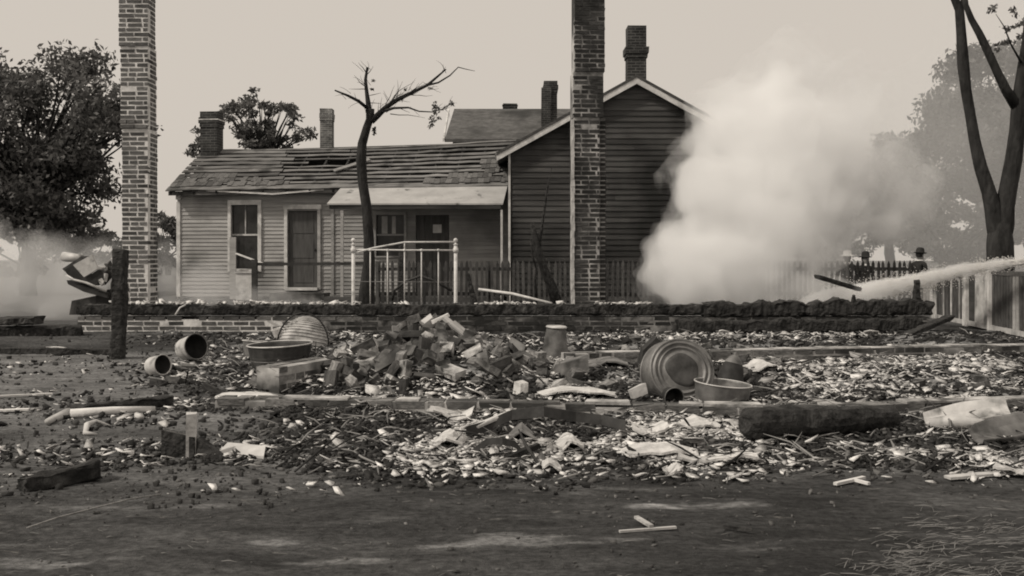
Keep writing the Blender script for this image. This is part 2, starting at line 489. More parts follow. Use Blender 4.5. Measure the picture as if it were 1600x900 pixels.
# ------------------------------------------------------------------ ground
def make_ground():
    ys = [1.6]
    while ys[-1] < 15: ys.append(ys[-1] * 1.0062)
    while ys[-1] < 900: ys.append(ys[-1] * 1.12)
    ys = [-80, -20, -5, 0, .8] + ys
    xs = list(np.arange(-8.2, 8.2, .034))
    x = 8.2; st = .1; ext = []
    while x < 900: ext.append(x); x += st; st *= 1.25
    xs = [-v for v in reversed(ext)] + [v for v in xs if abs(v) < 8.2] + ext
    X, Y = np.meshgrid(np.array(xs), np.array(ys))
    x = X.ravel(); y = Y.ravel()
    z = gz(x, y)
    rm = rubble_mask(x, y)
    fore = 0.038 + .026 * sstep(.35, .7, fbm(x * .8, y * 1.6, 31))
    streak = sstep(.60, .74, fbm(x * 1.2, y * 7, 33)) * (1 - sstep(4.6, 5.2, y))
    fore = fore + .05 * streak
    for (qx, qy, qw, qh, qv) in ((830, 845, 150, 9, .12), (730, 858, 110, 5, .08), (560, 877, 80, 4, .14), (1105, 789, 80, 7, .13), (1030, 792, 40, 4, .16), (420, 846, 60, 5, .14), (340, 792, 50, 4, .08), (80, 880, 90, 10, .12)):
        c = gp(qx, qy); ww = qw * c.y / F; hh = qh * c.y * c.y / F
        wob = 1.6 * (fbm(x * 4, y * 16, 39, 5) - .5)
        fore = fore + qv * (1 - sstep(.3, 1.25, np.sqrt(((x - c.x) / ww) ** 2 + ((y - c.y) / hh) ** 2) + 2.0 * wob))
    lawn = 0.10 + .09 * fbm(x * 2, y * 2, 35)
    lw = sstep(5.0, 6.5, y) * (1 - sstep(-.30, -.2, x / np.maximum(y, .5))) * (1 - sstep(10.2, 11.0, y))
    lw2 = sstep(3.9, 4.5, y) * (1 - sstep(-.22, -.1, x / np.maximum(y, .5))) * (1 - sstep(5.4, 5.8, y)) * .6
    w = np.maximum(lw, lw2)
    t = fore * (1 - w) + lawn * w
    rub = .022 + .22 * sstep(.54, .66, fbm(x * 3.2, y * 4.6, 37, 5))
    t = t * (1 - rm) + rub * rm
    t = t * (1 - sstep(14, 17, y)) + .09 * sstep(14, 17, y)
    n, mcol = len(ys), len(xs)
    i = np.arange(n - 1)[:, None] * mcol + np.arange(mcol - 1)[None, :]
    f = np.stack([i, i + 1, i + 1 + mcol, i + mcol], -1).reshape(-1)
    me = np_mesh('ground', np.stack([x, y, z], 1), f, 4, m_ground, t, smooth=True)
    o = link('ground', me)
    o['kind'] = 'structure'
make_ground()

# ------------------------------------------------------------------ brickwork
def unit_box_mesh(name, m, jit=.0, seed=0):
    random.seed(seed)
    mb = MB().box((0, 0, 0), (1, 1, 1), jit=jit)
    me = mb.mesh(name); me.materials.append(m)
    return me
brick_meshes = {}
def brick_variants(m):
    if m.name not in brick_meshes:
        brick_meshes[m.name] = [unit_box_mesh('brick', m, .035, k) for k in range(4)]
    return brick_meshes[m.name]

BL, BH, JT = .200, .046, .020     # brick length, height, joint
def lay(parent, m, c, ang, size, loose=.0):
    me = random.choice(brick_variants(m))
    o = link('brick', me, parent, Vector(c) - world_loc(parent),
             (random.uniform(-loose, loose), random.uniform(-loose, loose), ang + random.uniform(-loose, loose)),
             size)
    return o

def wall_run(parent, m, p0, p1, z0, courses, depth=.1, proud=.0055, off=0.0, miss_top=.0, gap=None, loose=.004, skip=0.0):
    """front-face stretchers from p0 to p1 (xy), laid in running bond"""
    p0 = Vector((p0[0], p0[1], 0)); p1 = Vector((p1[0], p1[1], 0))
    d = p1 - p0; L = d.length; d.normalize(); ang = math.atan2(d.y, d.x)
    nrm = Vector((d.y, -d.x, 0))
    for c in range(courses):
        s = -random.choice((0, .5)) * (BL + JT) if c == 0 else -(.5 * (BL + JT) if c % 2 else 0)
        while s < L - .02:
            ln = BL
            if random.random() < .18: ln = BL * .5
            a = max(s, 0); b = min(s + ln, L)
            s += ln + JT
            if b - a < .03: continue
            if c == courses - 1 and random.random() < miss_top: continue
            if random.random() < max(skip, .012): continue
            a += random.uniform(-.004, .007); b += random.uniform(-.007, .004)
            z = z0 + c * (BH + JT) + BH / 2
            ctr = p0 + d * ((a + b) / 2) - nrm * (depth / 2 - proud - random.uniform(-.002, .002))
            if gap and gap(ctr.x, z): continue
            ctr.z = z
            lay(parent, m, ctr, ang, (b - a, depth, BH * random.uniform(.92, 1.04)), loose)

def chimney_stack(root, stages, m_b, m_m, faces=('front', 'right')):
    """stages: (x0, x1, yfront, depth, z0, z1, yaw)"""
    for (x0, x1, yf, dp, z0, z1, yaw) in stages:
        w = x1 - x0
        core = MB()
        ca, sa = math.cos(yaw), math.sin(yaw)
        def W(u, v, z): return Vector((x0 + u * ca - v * sa, yf + u * sa + v * ca, z))
        core.poly_prism([W(0, 0, z0), W(w, 0, z0), W(w, dp, z0), W(0, dp, z0)], (0, 0, z1 - z0 - .004))
        core.build('mortar', m_m, root)
        n = int((z1 - z0) / (BH + JT))
        wall_run(root, m_b, W(0, 0, 0), W(w, 0, 0), z0, n)
        if 'right' in faces: wall_run(root, m_b, W(w, .09, 0), W(w, dp, 0), z0, n)
        if 'left' in faces: wall_run(root, m_b, W(0, dp, 0), W(0, .09, 0), z0, n)

# left chimney
D = 13.75
c1 = thing('brick_chimney', 'tall free-standing brick chimney with pale mortar joints near the leafy tree on the left', 'chimney',
           ((211 - 800) * D / F, D, 0))
def PX(px, D): return (px - 800) * D / F
chimney_stack(c1, [
    (PX(191, D), PX(231, D), D, .36, .02, 2.83, 0),
    (PX(189, D), PX(231.5, D), D - .012, .33, 2.83, 3.98, 0),
    (PX(187, D), PX(232.5, D), D - .026, .27, 3.98, 5.25, 0)], m_brick, m_mortar)
for z in (2.83, 2.90, 3.97):      # weathered offset ledges
    wall_run(c1, m_brick, (PX(188, D), D - .03), (PX(230, D), D - .03), z, 1, skip=.2)

# right chimney
D = 13.95
c2 = thing('brick_chimney', 'tall soot-blackened free-standing brick chimney in front of the gabled house', 'chimney', (PX(919, D), D, 0))
chimney_stack(c2, [
    (PX(897, D), PX(937, D), D, .42, .02, 3.02, R(4)),
    (PX(896, D), PX(943, D), D - .02, .36, 3.02, 3.66, R(4)),
    (PX(898, D), PX(945, D), D - .03, .36, 3.66, 5.25, R(4))], m_brick_dark, m_mortar_dark, faces=('right',))
# added set-back sooty pier standing in for the shaded right side
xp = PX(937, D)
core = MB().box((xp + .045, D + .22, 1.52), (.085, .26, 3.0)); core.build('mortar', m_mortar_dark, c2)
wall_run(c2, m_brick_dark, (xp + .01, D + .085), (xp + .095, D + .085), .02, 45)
mb = MB()
for k in range(26):
    z = .3 + k * .105
    mb.box((PX(895.2, D) + random.uniform(-.004, .004), D + .045, z), (.045, .12, .112), jit=.006)
mb.build('pale_edge', m_plank_pale, c2)  # pale strip down the left front edge of the stack

# ------------------------------------------------------------------ foundation walls
def found_wall(label, p0, p1, z0, n, mb_, mm, th=.22, miss=.0, top_stone=None, stubs=(), gap=None, mm2=None, split=0, skip=0.0, cap=0):
    p0 = Vector((p0[0], p0[1], 0)); p1 = Vector((p1[0], p1[1], 0))
    d = (p1 - p0); L = d.length; d.normalize(); back = Vector((-d.y, d.x, 0))
    mid = (p0 + p1) / 2
    root = thing('foundation_wall', label, 'wall', (mid.x, mid.y, z0))
    zt = z0 + n * (BH + JT) - JT - .006
    # core broken into uneven lengths
    s = 0
    core = MB()
    while s < L:
        e = min(L, s + random.uniform(.5, 1.1))
        zz = zt - (random.choice((0, .0, .012, .03)) if miss else 0)
        core.poly_prism([p0 + d * s + Vector((0, 0, z0 - .15)), p0 + d * e + Vector((0, 0, z0 - .15)),
                         p0 + d * e + back * th + Vector((0, 0, z0 - .15)), p0 + d * s + back * th + Vector((0, 0, z0 - .15))], (0, 0, zz - z0 + .15))
        s = e + .0005
    core.build('mortar', mm, root)
    if mm2:
        MB().poly_prism([p0 + d * split + back * -.002 + Vector((0, 0, z0 - .15)), p1 + d * .002 + back * -.002 + Vector((0, 0, z0 - .15)), p1 + d * .002 + back * (th + .002) + Vector((0, 0, z0 - .15)), p0 + d * split + back * (th + .002) + Vector((0, 0, z0 - .15))], (0, 0, zt - z0 + .152)).build('mortar', mm2, root)
    wall_run(root, mb_, p0, p1, z0, n, miss_top=miss, gap=gap, skip=skip, loose=.008)
    if cap:
        s = 0; rows_f = []
        cb = MB()
        while s < L:
            e = min(L, s + random.uniform(.12, .5))
            if random.random() < cap:
                h_ = random.uniform(.008, .02); o_ = random.uniform(-.004, .012)
                cb = MB()
                cb.poly_prism([p0 + d * s + back * o_ + Vector((0, 0, zt + .004)), p0 + d * e + back * o_ + Vector((0, 0, zt + .004)),
                               p0 + d * (e - .01) + back * (th - .03) + Vector((0, 0, zt + .004)), p0 + d * (s + .01) + back * (th - .03) + Vector((0, 0, zt + .004))], (0, 0, h_))
                cb.build('mortar_bed', m_pale_cap, root)  # uneven pale strip along the top of the wall
            s = e + random.uniform(0, .01)
    # back wythe of the top course, seen from above
    q0 = p0 + back * (th - .1); q1 = p1 + back * (th - .1)
    wall_run(root, mb_, q0, q1, z0 + (n - 1) * (BH + JT), 1, proud=-.004, miss_top=miss)
    return root

random.seed(21)
DW = 13.4
w_back = found_wall('long low brick foundation wall running behind the rubble between the two tall chimneys', (PX(122, DW), DW), (PX(1452, DW), DW), -.03, 4,
           m_brick, m_mortar, th=.25, miss=.05, skip=.02, mm2=m_mortar_black, split=3.0)
for o in w_back.children:      # the right-hand half is blackened
    if o.name.startswith('brick') and o.location.x + w_back.location.x > PX(520, DW) + random.uniform(-.5, .5):
        o.data = random.choice(brick_variants(m_brick_dark)) if random.random() < .93 else random.choice(brick_variants(m_brick_loose))
for k, ch in enumerate(w_back.children):
    if ch.name.startswith('mortar'):
        pass
random.seed(22)
pA = gp(885, 566); pB = gp(1620, 556)
found_wall('low inner brick foundation wall behind the leaning washtub', (pA.x, pA.y), (pB.x, pB.y), -.02, 2, m_stone, m_mortar_mid, miss=.08, cap=.85)
random.seed(23)
p0 = gp(336, 640); p1 = gp(1192, 654); p2 = gp(1640, 640)
found_wall('front brick foundation footing crossing the foreground rubble', (p0.x, p0.y), (p1.x, p1.y), -.045, 2, m_stone, m_mortar_mid, th=.16, miss=.10, cap=.5)
found_wall('short brick foundation footing behind the charred log', (p1.x + .05, p1.y - .02), (p2.x, p2.y), -.055, 2, m_stone, m_mortar_mid, th=.16, miss=.22, cap=.5)
random.seed(24)
q0 = gp(436, 610); q1 = gp(524, 578)
wq = found_wall('broken brick corner stub beside the round washtub', (q0.x, q0.y), (q1.x, q1.y), -.05, 4, m_brick_stub, m_mortar_mid, th=.2, miss=.45, cap=.35, skip=.08)

# ------------------------------------------------------------------ charred timbers
def rough_beam(name, label, cat, p0, p1, w, h, m, amp=.02, seg=None, seed=0, group=None, taper=(1, 1), round_=False, lumps=0.0, parent=None):
    rs = random.Random(seed)
    p0 = Vector(p0); p1 = Vector(p1); d = p1 - p0; L = d.length; d.normalize()
    side = d.cross(Vector((0, 0, 1)))
    if side.length < .01: side = Vector((1, 0, 0))
    side.normalize(); up = side.cross(d)
    seg = int((seg or max(6, int(L / .05))) * 1.7); n = 16
    mb = MB()
    for i in range(seg + 1):
        t = i / seg
        k = taper[0] * (1 - t) + taper[1] * t
        kx = 1; lump = lumps * 2.2 * (noise.fractal(Vector((t * L * 3.1, seed, 0)), .8, 2.2, 4))
        if round_:
            e_ = min(t, 1 - t) * L / (w * .35)
            if e_ < 1: k *= .55 + .45 * math.sqrt(max(0, 1 - (1 - e_) ** 2))
        for j in range(n):
            a = 2 * math.pi * (j + .5) / n
            ca, sa = math.cos(a), math.sin(a)
            if not round_:
                e = .35
                ca = math.copysign(abs(ca) ** e, ca); sa = math.copysign(abs(sa) ** e, sa)
            nv = noise.noise_vector(Vector((t * L * 7 + seed * 3.3, ca * 1.2, sa * 1.2 + seed))) * .8 + noise.noise_vector(Vector((t * L * 19 + seed, ca * 2.5, sa * 2.5))) * .7
            q = p0 + d * (L * t) + side * (ca * w / 2 * k * kx + nv.x * amp * w * 2.2) + up * (sa * h / 2 * k + nv.y * amp * h * 2.2 + (lump if sa > 0 else 0))
            if i in (0, seg): q += d * rs.uniform(-.3, .3) * w * (.12 if round_ else .5)
            mb.v.append(q)
    for i in range(seg):
        for j in range(n):
            j2 = (j + 1) % n
            mb.f.append((i * n + j, i * n + j2, (i + 1) * n + j2, (i + 1) * n + j))
    mb.f.append(tuple(reversed(range(n)))); mb.f.append(tuple(seg * n + k for k in range(n)))
    o = mb.build(name, m, parent)
    if parent is None: tag(o, label, cat, group)
    return o

zt = -.03 + 4 * .066          # top of the back foundation wall
rough_beam('charred_sill', 'long charred timber sill lying along the back foundation wall', 'beam',
           (PX(126, 13.5), 13.5, zt + .075), (PX(1108, 13.5), 13.5, zt + .075), .2, .15, m_char_ash, .05, 150, 3, lumps=.012)
rough_beam('charred_sill', 'thick blackened timber ridge on the right end of the back foundation wall', 'beam',
           (PX(1100, 13.5), 13.5, zt + .075), (PX(1452, 13.5), 13.5, zt + .11), .26, .2, m_char, .06, 90, 4, lumps=.03)
rough_beam('charred_timber', 'blackened fallen timber lying against the front of the right foundation wall', 'timber',
           (PX(1060, 13.1), 13.15, .10), (PX(1440, 13.1), 13.15, .13), .2, .16, m_char, .06, 70, 5, lumps=.02)
rough_beam('charred_stub', 'small charred upright stub at the right end of the blackened sill', 'stub',
           at(1433, 476, 13.45), at(1432, 438, 13.45), .10, .09, m_char, .10, 10, 6, taper=(1.25, .6))
rough_beam('charred_stub', 'tiny charred knob standing on the blackened sill left of the upright stub', 'stub',
           at(1334, 476, 13.45), at(1334, 461, 13.45), .05, .05, m_char, .10, 6, 7, taper=(1.6, .7))
# front-left charred post
b = gp(184, 560)
rough_beam('charred_post', 'thick burnt square post standing in front of the left brick chimney', 'post',
           (b.x, b.y, b.z - .1), (b.x + .03, b.y, b.z + 1.085), .135, .13, m_char, .05, 30, 8)
# posts behind the bed
rough_beam('charred_post', 'slim burnt post standing just behind the iron bedstead', 'post', (PX(627, 15), 15, -.05), (PX(628, 15), 15, CH + 24 * 15 / F), .09, .09, m_char, .06, 24, 9)
rough_beam('charred_post', 'short burnt post leaning right of the iron bedstead', 'post', (PX(748, 15.5), 15.5, .0), at(731, 428, 15.5), .09, .08, m_char, .08, 18, 10, taper=(1.8, .6))
# plank rising out of the smoke
rough_beam('charred_plank', 'charred plank end sticking up out of the white smoke', 'plank', at(1342, 452, 15.2), at(1277, 432, 15.0), .14, .06, m_char, .05, 14, 11)
# burnt shrub stem with fork near the gable wall
mb = MB()
DS = 18.5
mb.tube([at(872, 478, DS), at(862, 450, DS), at(850, 420, DS), at(841, 392, DS), at(834, 362, DS), at(831, 348, DS)], [.11, .10, .085, .07, .055, .035], 9, .12)
mb.tube([at(841, 392, DS), at(846, 360, DS), at(851, 325, DS), at(856, 290, DS), at(862, 262, DS)], [.045, .03, .025, .018, .008], 7, .1)
mb.tube([at(838, 420, DS), at(832, 400, DS), at(829, 372, DS)], [.02, .02, .012], 6, .1)
mb.tube([at(838, 478, DS), at(836, 440, DS), at(838, 415, DS)], [.03, .025, .02], 6, .1)
o = mb.build('burnt_shrub', m_char, smooth=True, loc=at(872, 486, DS)); tag(o, 'blackened forked stem of a burnt shrub left of the dark chimney', 'shrub')

# charred log and others in the foreground
a = gp(1168, 694); b = gp(1410, 672)
rough_beam('charred_log', 'thick charred round log lying in the right foreground rubble', 'log',
           (a.x, a.y + .05, a.z + .10), (b.x, b.y + .1, b.z + .06), .19, .19, m_char, .03, 30, 12, taper=(1.05, .72), round_=True)
a = gp(36, 768); b = gp(150, 748)
rough_beam('charred_log', 'short split charred log lying in the left foreground', 'log',
           (a.x, a.y, a.z + .025), (b.x, b.y, b.z + .045), .10, .075, m_char_ash, .10, 16, 13, taper=(.7, 1.1))
a = gp(112, 650); b = gp(265, 634)
rough_beam('charred_timber', 'dark burnt timber behind the long pale rod at left', 'timber', (a.x, a.y, a.z + .03), (b.x, b.y, b.z + .035), .1, .07, m_char, .1, 18, 14)
a = gp(-40, 552); b = gp(178, 554)
rough_beam('charred_beam', 'long thin burnt beam lying on the ground left of the square post', 'beam', (a.x, a.y, a.z + .03), (b.x, b.y, b.z + .03), .1, .07, m_char, .06, 30, 15)
a = gp(-30, 522)
rough_beam('charred_slab', 'thick charred slab with ashy top jutting in at the left edge', 'slab', (PX(-60, 12.6), 12.6, .20), (PX(62, 12.6), 12.55, .22), .35, .10, m_char_ash, .05, 20, 16)
rough_beam('charred_timber', 'charred timber propping the slab at the left edge', 'timber', (PX(-60, 12.4), 12.4, .07), (PX(120, 12.7), 12.75, .06), .3, .16, m_char, .06, 20, 17)
a = gp(1478, 541); b = gp(1395, 533)
rough_beam('charred_plank', 'dark burnt plank slanting against the right end of the back foundation', 'plank', (PX(1392, 12), 11.6, .09), (PX(1490, 12.8), 12.9, .24), .12, .06, m_char, .08, 16, 18)

# ------------------------------------------------------------------ clapboard helper
clap_mesh = {}
def clap_unit(m, pitch):
    key = (m.name, pitch)
    if key not in clap_mesh:
        mb = MB(); h = pitch + .018
        y0, y1 = -.032, -.007
        mb.v = [Vector(p) for p in ((0, 0, 0), (1, 0, 0), (1, y0, 0), (0, y0, 0), (0, 0, h), (1, 0, h), (1, y1, h), (0, y1, h))]
        mb.f = [(0, 1, 2, 3), (4, 7, 6, 5), (3, 2, 6, 7), (0, 4, 5, 1), (0, 3, 7, 4), (1, 5, 6, 2)]
        me = mb.mesh('clapboard'); me.materials.append(m); clap_mesh[key] = me
    return clap_mesh[key]

def clapboards(root, O, ang, z0, z1, pitch, m, span, openings, seed=1):
    """O: origin of wall plane, u along it; span(z)->(a,b); openings: (u0,u1,z0,z1)"""
    rs = random.Random(seed)
    d = Vector((math.cos(ang), math.sin(ang), 0))
    me = clap_unit(m, pitch)
    z = z0
    while z < z1 - .01:
        a, b = span(z + pitch * .5)
        segs = [(a, b)]
        for (o0, o1, oz0, oz1) in openings:
            if z + pitch * .6 > oz0 and z + pitch * .4 < oz1:
                ns = []
                for s0, s1 in segs:
                    if o1 <= s0 or o0 >= s1: ns.append((s0, s1)); continue
                    if o0 > s0: ns.append((s0, o0))
                    if o1 < s1: ns.append((o1, s1))
                segs = ns
        for s0, s1 in segs:
            if s1 - s0 < .03: continue
            cuts = [s0]
            while s1 - cuts[-1] > 4.2: cuts.append(cuts[-1] + rs.uniform(2.2, 4.0))
            cuts.append(s1)
            for c0, c1 in zip(cuts, cuts[1:]):
                p = Vector(O) + d * c0; p.z = z
                link('clapboard', me, root, p - world_loc(root), (rs.uniform(-.01, .01), rs.uniform(-.0008, .0008), ang), (c1 - c0 - .004, 1, 1))
        z += pitch

# ------------------------------------------------------------------ left wing cottage
O = Vector((PX(277, 25), 25, 0)); E = Vector((-.06, 24.2, 0))
dv = (E - O); LEN = dv.length; dv.normalize(); ANG = math.atan2(dv.y, dv.x)
bk = Vector((-dv.y, dv.x, 0))
def u_of(px, back=0.0):
    k = (px - 800) / F; Q = O + bk * back
    return (k * Q.y - Q.x) / (dv.x - k * dv.y)
def fz(u, py, back=0.0):
    return CH + (405 - py) * (O + dv * u + bk * back).y / F
def W(u, back, z):
    p = O + dv * u + bk * back; p.z = z
    return p
cot = thing('clapboard_cottage', 'low grey clapboard cottage with its shingles burnt off the roof boards', 'house', W(LEN / 2, 1.8, 0))
EAVE0, EAVE1 = 2.74, 2.80
def eave(u): return EAVE0 + (EAVE1 - EAVE0) * u / LEN
def ridge(u): return 3.98 + .17 * u / LEN - .07 * math.sin(math.pi * u / LEN)
DEP = 3.6
# structural walls behind the boards
openW = (u_of(362), u_of(404), fz(2, 421), fz(2, 320))
openD = (u_of(450), u_of(497), fz(3, 449), fz(3, 327))
openW2 = (u_of(588), u_of(632), fz(5, 400), fz(5, 336))
openD2 = (u_of(650), u_of(702), fz(6, 462), fz(6, 336))
opens = [openW, openD, openW2, openD2]
def wallseg(u0, u1, z0, z1):
    if u1 - u0 < .01 or z1 - z0 < .01: return
    mb = MB(); mb.poly_prism([W(u0, 0.001, z0), W(u1, 0.001, z0), W(u1, .1, z0), W(u0, .1, z0)], (0, 0, z1 - z0)); mb.build('wall_panel', m_siding, cot)
us = [0] + [v for o in opens for v in (o[0], o[1])] + [LEN]
for i in range(0, len(us), 2): wallseg(us[i], us[i + 1], -.1, 2.66)
for o in opens:
    wallseg(o[0], o[1], -.1, o[2]); wallseg(o[0], o[1], o[3], 2.66)
for nm, q in (('end_wall', [W(0, .1, -.1), W(.1, .1, -.1), W(.1, DEP, -.1), W(0, DEP, -.1)]),
              ('end_wall', [W(LEN - .1, .1, -.1), W(LEN, .1, -.1), W(LEN, DEP, -.1), W(LEN - .1, DEP, -.1)]),
              ('rear_wall', [W(.1, DEP - .1, -.1), W(LEN - .1, DEP - .1, -.1), W(LEN - .1, DEP, -.1), W(.1, DEP, -.1)])):
    MB().poly_prism(q, (0, 0, 2.72)).build(nm, m_siding, cot)
MB().poly_prism([W(.05, 0.02, 2.62), W(.05, DEP - .02, 2.62), W(.05, DEP / 2, 3.93)], dv * .05).build('gable_end', m_siding, cot)
MB().poly_prism([W(LEN - .1, 0.02, 2.62), W(LEN - .1, DEP - .02, 2.62), W(LEN - .1, DEP / 2, 4.0)], dv * .05).build('gable_end', m_siding, cot)
MB().box(W(LEN / 2, DEP / 2, 2.6), (LEN - .3, DEP - .3, .05), Matrix.Rotation(ANG, 3, 'Z')).build('attic_floor', m_dark, cot)
clapboards(cot, O, ANG, .06, 2.62, .098, m_siding, lambda z: (0.09, LEN), opens + [(u_of(518), u_of(522.5), 0, 2.7)], 3)
# trims
def trim(u0, u1, z0, z1, m, nm, th=.035, back=-.03, par=None):
    q = [W(u0, back - th / 2, z0), W(u1, back - th / 2, z0), W(u1, back + th / 2, z0), W(u0, back + th / 2, z0)]
    return MB().poly_prism(q, (0, 0, z1 - z0)).build(nm, m, par or cot)
trim(0, .095, .05, fz(0, 316), m_white, 'corner_board', .05)
trim(0.0, .12, fz(0, 312), 2.66, m_white, 'corner_bracket', .09, -.05)
trim(u_of(518), u_of(522.5), .06, 2.6, m_siding, 'batten', .05)
trim(0.1, LEN - .1, -.05, .055, m_stone, 'base_board', .04)
# window
o0, o1, z0, z1 = openW
win = trim(o0, o1, z1, z1 + .12, m_white, 'window', .05, -.045)     # head casing carries the sash
trim(o0 - .08, o0, z0 - .05, z1 + .12, m_white, 'casing', .05, -.045, win)
trim(o1, o1 + .09, z0 - .05, z1 + .12, m_white, 'casing', .05, -.045, win)
trim(o0, o1, z0 - .05, z0, m_white, 'sill', .10, -.06, win)
zm = fz(2, 367)
trim(o0, o1, zm - .02, zm + .025, m_fence_pale, 'meeting_rail', .03, .03, win)
trim((o0 + o1) / 2 - .012, (o0 + o1) / 2 + .012, zm + .025, z1, m_fence_pale, 'muntin', .02, .03, win)
for (a_, b_, c_, d_) in ((o0, (o0 + o1) / 2 - .012, zm + .025, z1), ((o0 + o1) / 2 + .012, o1, zm + .025, z1), (o0, o1, z0, zm - .02)):
    trim(a_, b_, c_, d_, m_glass, 'pane', .006, .045, win)
trim(o0 + (o1 - o0) * .52, o1 - .04, zm + .04, zm + .46, m_curtain, 'curtain', .004, .07, win)
# door
o0, o1, z0, z1 = openD
door = trim(o0 + .02, o1 - .02, z0 + .01, z1 - .01, m_door, 'door', .04, .04)
trim(o0 - .08, o0, z0 - .05, z1, m_white, 'door_casing', .05, -.045)
trim(o1, o1 + .08, z0 - .05, z1, m_siding, 'door_casing', .05, -.045)
trim(o0 - .1, o1 + .1, z1, z1 + .11, m_white, 'door_head', .055, -.045)
trim(o0 - .03, o1 + .03, z0 - .07, z0, m_white, 'threshold', .16, -.1)
for k in range(3):
    trim(o0 + .12, o1 - .12, z0 + .12 + k * .62, z0 + .6 + k * .62, m_door, 'panel', .012, .015, door)
MB().box(W(o1 - .09, .0, z0 + .95), (.05, .05, .05)).build('knob', m_cast, door)
trim(o0 - .25, o1 + .35, -.05, z0 - .12, m_stone, 'doorstep', .5, -.42)
# window under the porch roof
o0, o1, z0, z1 = openW2
win2 = trim(o0 - .05, o1 + .05, z1, z1 + .07, m_siding, 'window', .04, -.04)
trim(o0 - .06, o0, z0 - .04, z1, m_siding, 'casing', .04, -.04, win2); trim(o1, o1 + .06, z0 - .04, z1, m_siding, 'casing', .04, -.04, win2)
trim(o0, o1, z0 - .04, z0, m_siding, 'sill', .08, -.05, win2)
zm = fz(5, 367)
trim(o0, o1, zm - .02, zm + .02, m_siding, 'meeting_rail', .03, .03, win2)
for (c_, d_) in ((z0, zm - .02), (zm + .02, z1)): trim(o0, o1, c_, d_, m_glass, 'pane', .006, .05, win2)
for px0, px1 in ((596, 605), (612, 618)):
    trim(u_of(px0), u_of(px1), zm + .03, z1 - .03, m_curtain, 'curtain', .004, .035, win2)
o0, o1, z0, z1 = openD2
door2 = trim(o0 + .01, o1 - .01, z0 + .01, z1, m_door, 'door', .04, .04)
for k in range(4):
    w_ = (o1 - o0 - .02) / 4
    trim(o0 + .01 + k * w_ + .004, o0 + .01 + (k + 1) * w_ - .004, z0 + .02, z1 - .01, m_door, 'door_board', .012, .014, door2)
trim(u_of(676.5), u_of(690), fz(6, 364), fz(6, 351), m_paper, 'paper_notice', .004, -.004, door2)
# eaves board and soffit
def slope(u, t):      # t 0 eave .. 1 ridge ; returns world point of the front roof plane
    return W(u, -.32 + t * (DEP / 2 + .32), eave(u) + .0 + t * (ridge(u) - eave(u)))
U0, U1 = -.15, LEN
MB().poly_prism([W(U0 + .05, -.30, 2.70), W(U1, -.30, 2.77), W(U1, -.27, 2.77), W(U0 + .05, -.27, 2.70)], (0, 0, -.10)).build('fascia', m_lath, cot)
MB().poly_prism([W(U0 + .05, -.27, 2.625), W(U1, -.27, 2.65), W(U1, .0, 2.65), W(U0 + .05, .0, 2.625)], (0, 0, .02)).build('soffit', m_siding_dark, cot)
MB().poly_prism([W(.9, -.31, 2.70), W(2.6, -.31, 2.60), W(3.9, -.31, 2.70), W(3.9, -.31, 2.74), W(2.6, -.31, 2.64), W(.9, -.31, 2.735)], bk * -.02).build('hanging_gutter', m_white, cot)
# rear roof slope
MB().strip([[W(U0, DEP / 2 + .03, ridge(U0) - .04), W(U1, DEP / 2 + .03, ridge(U1) - .04)], [W(U0, DEP + .3, 2.72), W(U1, DEP + .3, 2.78)]], (0, 0, -.06)).build('rear_roof', m_roof_grey, cot)
# rafters
for k in range(15):
    u = U0 + .12 + k * (U1 - U0 - .3) / 14
    MB().bar(slope(u, .0) + Vector((0, 0, -.09)), slope(u, 1) + Vector((0, 0, -.09)), .05, .10).build('rafter', m_char, cot)
# roof boards (the laid bare sheathing)
random.seed(5)
nrow = 9
def roof_board(u0, u1, t0, t1, m, nm, lift=.0, th=.022):
    a, b, c, d = slope(u0, t0), slope(u1, t0), slope(u1, t1), slope(u0, t1)
    up = Vector((0, 0, 1))
    n = (b - a).cross(d - a).normalized()
    seg = max(1, int((u1 - u0) / .35)); rows = [[], []]
    for k in range(seg + 1):
        s = k / seg
        w1 = random.uniform(-.006, .006) * 2; w2 = random.uniform(-.012, .008)
        rows[0].append(slope(u0 + (u1 - u0) * s, t0 + w2 * .5) + n * (lift + w1 + .004))
        rows[1].append(slope(u0 + (u1 - u0) * s, t1 + w2) + n * (lift + w1 * .5))
    o = MB().strip(rows, n * -th)
    return o.build(nm, m, cot)
for r in range(nrow):
    t0 = .115 + r * (.885 / nrow); wd = .052
    left_w = .072
    # left stretch: wide weathered boards
    ua, ub = U0 + .02 + r * .006, u_of(452, r * .2) + random.uniform(-.3, .2)
    roof_board(ua, ub, t0 - .012, t0 - .012 + left_w, m_lath, 'roof_board', .012)
    # burnt hole between
    hole_end = u_of(560, r * .2) + random.uniform(-.25, .2)
    if r in (0, 1, 2, 3, 7, 8): roof_board(ub + .02, hole_end, t0, t0 + wd, m_lath, 'roof_board')
    elif r in (4, 6): roof_board(ub + .02, hole_end, t0 + .01, t0 + .042, m_lath, 'roof_board', -.01)
    else: roof_board(ub + .02, ub + .75, t0, t0 + .045, m_lath, 'roof_board')
    # right stretch: narrow laths
    roof_board(hole_end + .02, U1, t0, t0 + wd, m_roof_strip if r in (1, 2, 3, 4, 5, 6) else m_lath, 'roof_board')
roof_board(U0, U1, -.015, .085, m_lath, 'eave_board', .01)
roof_board(U0 + .5, U1, .965, 1.0, m_lath, 'ridge_board', .015)
p, q = slope(u_of(515), .35), slope(u_of(563), .62)
MB().bar(p + Vector((0, -.06, .05)), q + Vector((0, -.06, .05)), .12, .03, up=(0, -.5, .8)).build('fallen_board', m_plank, cot)
